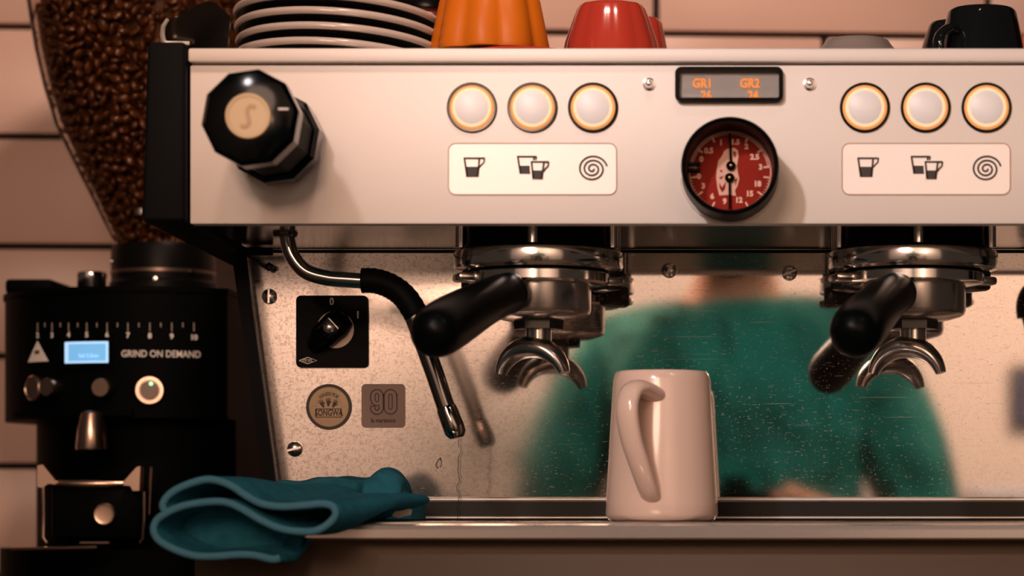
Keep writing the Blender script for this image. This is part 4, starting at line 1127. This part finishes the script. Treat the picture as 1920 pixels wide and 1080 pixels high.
cm.add(vs, fs)
cloth = thing('cleaning_cloth', (PXX(470, 0), 0.0, ZL1), 'folded blue microfibre cloth draped over the left end of the drip tray', 'cloth')
cf = obj('folded_front', cm, m_cloth, cloth, smooth=180)
obj('hem_edge', MB().tube([p + Vector((0, -0.0005, 0)) for p in pl], 0.0023, 10), m_hem, cloth, smooth=180)
so = cf.modifiers.new('thick', 'SOLIDIFY'); so.thickness = 0.0042; so.offset = 0
ss = cf.modifiers.new('sub', 'SUBSURF'); ss.levels = 1; ss.render_levels = 1
# crumpled rear part
cr_ = [(500, 250), (620, 235), (760, 228), (880, 205), (1000, 188), (1120, 180), (1250, 182), (1370, 172), (1420, 150), (1470, 128), (1530, 130), (1580, 150), (1612, 200), (1616, 260), (1650, 280), (1692, 285)]
yr0 = 0.095
crest = catmull([P(260 + a / 3.2, 840 + b / 3.2, yr0) for a, b in cr_], 3)
rm = MB(); NS = 15; vs = []
for i, p in enumerate(crest):
    h = p.z - ztray - 0.001
    for k in range(NS):
        a = PI * k / (NS - 1)
        wv = 0.060 if p.x < PXX(690, yr0) else 0.040
        f = noise.noise(Vector((p.x * 55, k * 0.55, 2.0))) * 0.006
        yy = yr0 - math.cos(a) * wv - 0.004
        zz = ztray + 0.001 + (h) * max(math.sin(a), 0.0) ** 0.6 + (f if 2 < k < NS - 3 else 0) * (0.5 if k == NS // 2 else 1)
        vs.append(Vector((p.x, yy, zz)))
fs = []
nc = len(crest)
for i in range(nc - 1):
    for k in range(NS - 1):
        fs.append([i * NS + k, i * NS + k + 1, (i + 1) * NS + k + 1, (i + 1) * NS + k])
fs.append(list(range(NS))); fs.append([(nc - 1) * NS + k for k in range(NS - 1, -1, -1)])
rm.add(vs, fs)
cr2 = obj('crumpled_back', rm, m_cloth, cloth, smooth=180)
ss = cr2.modifiers.new('sub', 'SUBSURF'); ss.levels = 1; ss.render_levels = 1
# hanging corner
yh = -0.042
hg = MB().prism([(P(260 + a / 3.2, 840 + b / 3.2, yh).x, P(260 + a / 3.2, 840 + b / 3.2, yh).z) for a, b in ((800, 470), (985, 500), (980, 570), (945, 690), (915, 660), (870, 650), (820, 640))], yh, yh + 0.004)
obj('hanging_corner', hg, m_cloth, cloth, smooth=0)
inn = MB().prism([(P(260 + a / 3.2, 840 + b / 3.2, -0.046).x, P(260 + a / 3.2, 840 + b / 3.2, -0.046).z) for a, b in ((120, 480), (160, 420), (280, 360), (430, 335), (560, 345), (700, 410), (860, 485), (900, 520), (820, 650), (600, 640), (400, 645), (250, 620), (150, 560))], -0.044, -0.040)
obj('inner_layer', inn, m_cloth, cloth, smooth=0)
tgm = MB()
tgp = [(1505, 380), (1530, 360), (1565, 372), (1590, 348), (1638, 372), (1630, 400), (1580, 415), (1555, 420), (1525, 410)]
yv = 0.02
tgm.prism([(P(260 + a / 3.2, 840 + b / 3.2, yv).x, P(260 + a / 3.2, 840 + b / 3.2, yv).z) for a, b in tgp], yv, yv + 0.003)
obj('care_tag', tgm, mat('tag_white', (0.72, 0.58, 0.48, 1), 0.7), cloth, smooth=0)
hm_ = catmull([P(260 + a / 3.2, 840 + b / 3.2, yv + 0.003) for a, b in ((1230, 400), (1330, 375), (1420, 362), (1500, 372), (1530, 395))], 4)
obj('hem', MB().tube(hm_, [0.007, 0.0075, 0.008, 0.008, 0.0085, 0.0085, 0.0085, 0.008, 0.008, 0.0075, 0.0075, 0.007, 0.007, 0.006, 0.006, 0.005, 0.003][:len(hm_)], 12), m_cloth, cloth, smooth=180)

# ================================================================== PHOTOGRAPHER (seen only as a reflection in the steel)
m_skin = mat('skin', (0.55, 0.27, 0.16, 1), 0.55)
m_shirt = mat('green_shirt', (0.003, 0.26, 0.20, 1), 0.85, bump=((16, 9, 9), 1.0, 0.06), vary=(7, 0.5))
m_trouser = mat('dark_trousers', (0.012, 0.013, 0.018, 1), 0.8)
m_hair = mat('dark_hair', (0.012, 0.008, 0.006, 1), 0.6)
PY = -2.00
def skin_obj(name, verts, edges, radii, material, parent=None, root=0, sub=2):
    me = bpy.data.meshes.new(name)
    o3 = Vector((0, PY, -0.9)) if parent is None else ORG[parent]
    me.from_pydata([Vector(v) - o3 for v in verts], edges, [])
    me.materials.append(material)
    o = bpy.data.objects.new(name, me); COL.objects.link(o)
    if parent is not None: o.parent = parent
    else: o.location = o3
    ORG[o] = o3
    md = o.modifiers.new('skin', 'SKIN'); md.use_smooth_shade = True
    if not me.skin_vertices: 
        bpy.context.view_layer.objects.active = o
    sv = me.skin_vertices[0].data
    for i, r in enumerate(radii):
        sv[i].radius = r if hasattr(r, '__len__') else (r, r)
        sv[i].use_root = (i == root)
    ms = o.modifiers.new('sub', 'SUBSURF'); ms.levels = sub; ms.render_levels = sub
    return o
V = []; E = []; Rr = []
def jv(x, y, z_, r, prev=None):
    if z_ > 0.25: z_ += 0.045
    V.append((x, PY + y, z_)); Rr.append(r)
    if prev is not None: E.append((prev, len(V) - 1))
    return len(V) - 1
pel = jv(0, 0, 0.04, (0.15, 0.10))
wst = jv(0, 0, 0.18, (0.135, 0.095), pel)
chs = jv(0, 0.0, 0.33, (0.155, 0.11), wst)
nkb = jv(0, 0.0, 0.455, (0.075, 0.065), chs)
nk1 = jv(0, 0.035, 0.52, (0.055, 0.055), nkb)
jaw = jv(0.01, 0.085, 0.560, (0.074, 0.078), nk1)
hed = jv(0, 0.085, 0.65, (0.076, 0.090), jaw)
crn = jv(0, 0.060, 0.725, (0.055, 0.065), hed)
nose = jv(0, 0.190, 0.620, 0.010, hed)
for s_ in (-1, 1):
    sh = jv(s_ * 0.175, -0.01, 0.365 if s_ < 0 else 0.400, 0.052, chs)
    el = jv(s_ * 0.275, 0.03, 0.165, 0.040, sh)
    wr_ = jv(s_ * 0.145, 0.165, 0.175, 0.027, el)
    pm = jv(s_ * 0.105, 0.20, 0.185, (0.024, 0.036), wr_)
    for k, (dz, ln) in enumerate(((0.028, 0.85), (0.010, 1.0), (-0.008, 0.95), (-0.026, 0.75))):
        f1 = jv(s_ * 0.086, 0.212 + 0.012 * ln, 0.185 + dz, 0.0095, pm)
        f2 = jv(s_ * 0.066, 0.216 + 0.014 * ln, 0.185 + dz * 0.95, 0.0088, f1)
        jv(s_ * 0.050, 0.212 + 0.010 * ln, 0.185 + dz * 0.9, 0.0078, f2)
    t1 = jv(s_ * 0.088, 0.185, 0.215, 0.011, pm)
    jv(s_ * 0.068, 0.178, 0.225, 0.0095, t1)
    hip = jv(s_ * 0.095, 0, -0.04, 0.088, pel)
    kn_ = jv(s_ * 0.115, 0.035, -0.43, 0.058, hip)
    an_ = jv(s_ * 0.125, -0.01, -0.83, 0.038, kn_)
    jv(s_ * 0.135, 0.13, -0.872, 0.030, an_)
person = skin_obj('person', V, E, Rr, m_skin)
tag(person, 'person in a green shirt holding a camera, mirrored in the steel splash panel', 'person')
SV = []; SE = []; SR = []
def sv_(x, y, z_, r, prev=None):
    if z_ > 0.25: z_ += 0.055
    SV.append((x, PY + y, z_)); SR.append(r)
    if prev is not None: SE.append((prev, len(SV) - 1))
    return len(SV) - 1
a = sv_(0, 0, -0.02, (0.21, 0.14)); b = sv_(0, 0, 0.18, (0.215, 0.135), a); c = sv_(0, 0, 0.33, (0.195, 0.140), b); d = sv_(0, 0, 0.415, (0.120, 0.090), c)
for s_ in (-1, 1):
    sh_z = 0.365 if s_ < 0 else 0.405
    e = sv_(s_ * 0.175, -0.01, sh_z, 0.082, c); f = sv_(s_ * 0.235, 0.01, 0.27, 0.078, e); g = sv_(s_ * 0.280, 0.03, 0.170, 0.072, f); sv_(s_ * 0.235, 0.075, 0.160, 0.058, g)
skin_obj('shirt', SV, SE, SR, m_shirt, person)
TV = [(0, PY, 0.05), (0.10, PY, -0.04), (0.115, PY + 0.035, -0.43), (0.125, PY - 0.005, -0.80), (-0.10, PY, -0.04), (-0.115, PY + 0.035, -0.43), (-0.125, PY - 0.005, -0.80)]
skin_obj('trousers', TV, [(0, 1), (1, 2), (2, 3), (0, 4), (4, 5), (5, 6)], [(0.165, 0.115), 0.105, 0.075, 0.065, 0.105, 0.075, 0.065], m_trouser, person)
skin_obj('hair', [(0, PY + 0.045, 0.78), (0, PY + 0.005, 0.715), (0, PY + 0.0, 0.645)], [(0, 1), (1, 2)], [(0.075, 0.085), (0.080, 0.07), (0.06, 0.05)], m_hair, person)
for s_ in (-1, 1):
    obj('eye', MB().lathe([(0, -0.010), (0.007, -0.007), (0.010, 0), (0.007, 0.007), (0, 0.010)], (s_ * 0.030, PY + 0.160, 0.695), (0, 1, 0), 14), m_white, person)
    obj('shoe', MB().box(s_ * 0.135 - 0.045, s_ * 0.135 + 0.045, PY - 0.06, PY + 0.19, -0.9, -0.835, 0.02, 3), m_black, person)
cmr = thing('photo_camera', (0, PY + 0.22, ZC - 0.045), 'black photo camera held by the person mirrored in the steel', 'camera')
obj('camera_body', MB().box(-0.062, 0.062, PY + 0.165, PY + 0.205, ZC - 0.045, ZC + 0.042, 0.008, 3), m_black, cmr)
obj('lens', MB().lathe([(0.034, 0), (0.036, 0.01), (0.036, 0.04), (0.034, 0.042), (0.033, 0.058), (0.026, 0.058), (0.024, 0.045), (0, 0.043)], (0, PY + 0.203, ZC), (0, 1, 0), 40), m_blackg, cmr)
obj('viewfinder', MB().prism([(-0.026, ZC + 0.041), (0.026, ZC + 0.041), (0.014, ZC + 0.062), (-0.014, ZC + 0.062)], PY + 0.168, PY + 0.203), m_black, cmr)

# ================================================================== ROOM BEHIND THE PHOTOGRAPHER (only mirrored in the steel)
plant = thing('potted_plant', (-0.40, -3.2, -0.9), 'tall leafy potted plant mirrored at the left of the splash panel', 'plant')
obj('pot', MB().lathe([(0.13, 0), (0.17, 0.30), (0.18, 0.34), (0.165, 0.34), (0.15, 0.30), (0, 0.29)], (-0.40, -3.2, -0.9), n=32), mat('brown_pot', (0.12, 0.06, 0.035, 1), 0.7), plant)
stm = MB(); lf = MB()
rnd = random.Random(3)
for k in range(9):
    a = 2 * PI * k / 9
    tip = Vector((-0.40 + 0.22 * math.cos(a), -3.2 + 0.15 * math.sin(a), rnd.uniform(0.25, 0.62)))
    stm.tube([(-0.40 + 0.04 * math.cos(a), -3.2 + 0.04 * math.sin(a), -0.62), (-0.40 + 0.10 * math.cos(a), -3.2 + 0.08 * math.sin(a), -0.2), tip], [0.010, 0.008, 0.004], 6)
    for j in range(26):
        t = 0.15 + 0.85 * j / 25
        c = Vector((-0.40 + 0.05 * math.cos(a), -3.2 + 0.05 * math.sin(a), -0.55)).lerp(tip, t)
        d = Vector((rnd.uniform(-1, 1), rnd.uniform(-1, 1), rnd.uniform(-0.4, 0.7))).normalized(); L = rnd.uniform(0.10, 0.18)
        sd = d.cross(Vector((0, 0, 1))).normalized() * L * 0.22; up_ = Vector((0, 0, 0.012))
        lf.add([c, c + d * L * 0.45 + sd, c + d * L, c + d * L * 0.45 - sd, c + d * L * 0.45 + up_], [[0, 1, 4], [1, 2, 4], [2, 3, 4], [3, 0, 4]])
obj('stems', stm, mat('plant_stem', (0.05, 0.06, 0.02, 1), 0.7), plant)
obj('foliage', lf, mat('plant_leaf', (0.035, 0.075, 0.03, 1), 0.5, vary=(20, 0.4)), plant)['kind'] = 'stuff'
tbl = thing('cafe_table', (0.75, -3.0, -0.9), 'pale topped cafe table mirrored at the right of the splash panel', 'table')
obj('table_top', MB().box(0.42, 1.1, -3.3, -2.7, 0.20, 0.235, 0.006), mat('pale_table_top', (0.80, 0.80, 0.85, 1), 0.4), tbl)
obj('pedestal', MB().lathe([(0.20, 0), (0.20, 0.02), (0.035, 0.05), (0.03, 1.10)], (0.76, -3.0, -0.9), n=28), m_black, tbl)
pic = thing('wall_poster', (0.60, -3.645, 0.42), 'dark blue framed panel on the far wall, mirrored at the right edge', 'picture')
obj('frame', MB().box(0.575, 0.72, -3.648, -3.63, 0.37, 0.50, 0.004), m_black, pic)
obj('panel', MB().box(0.585, 0.71, -3.629, -3.622, 0.38, 0.49), mat('dark_blue_print', (0.05, 0.06, 0.12, 1), 0.6), pic)
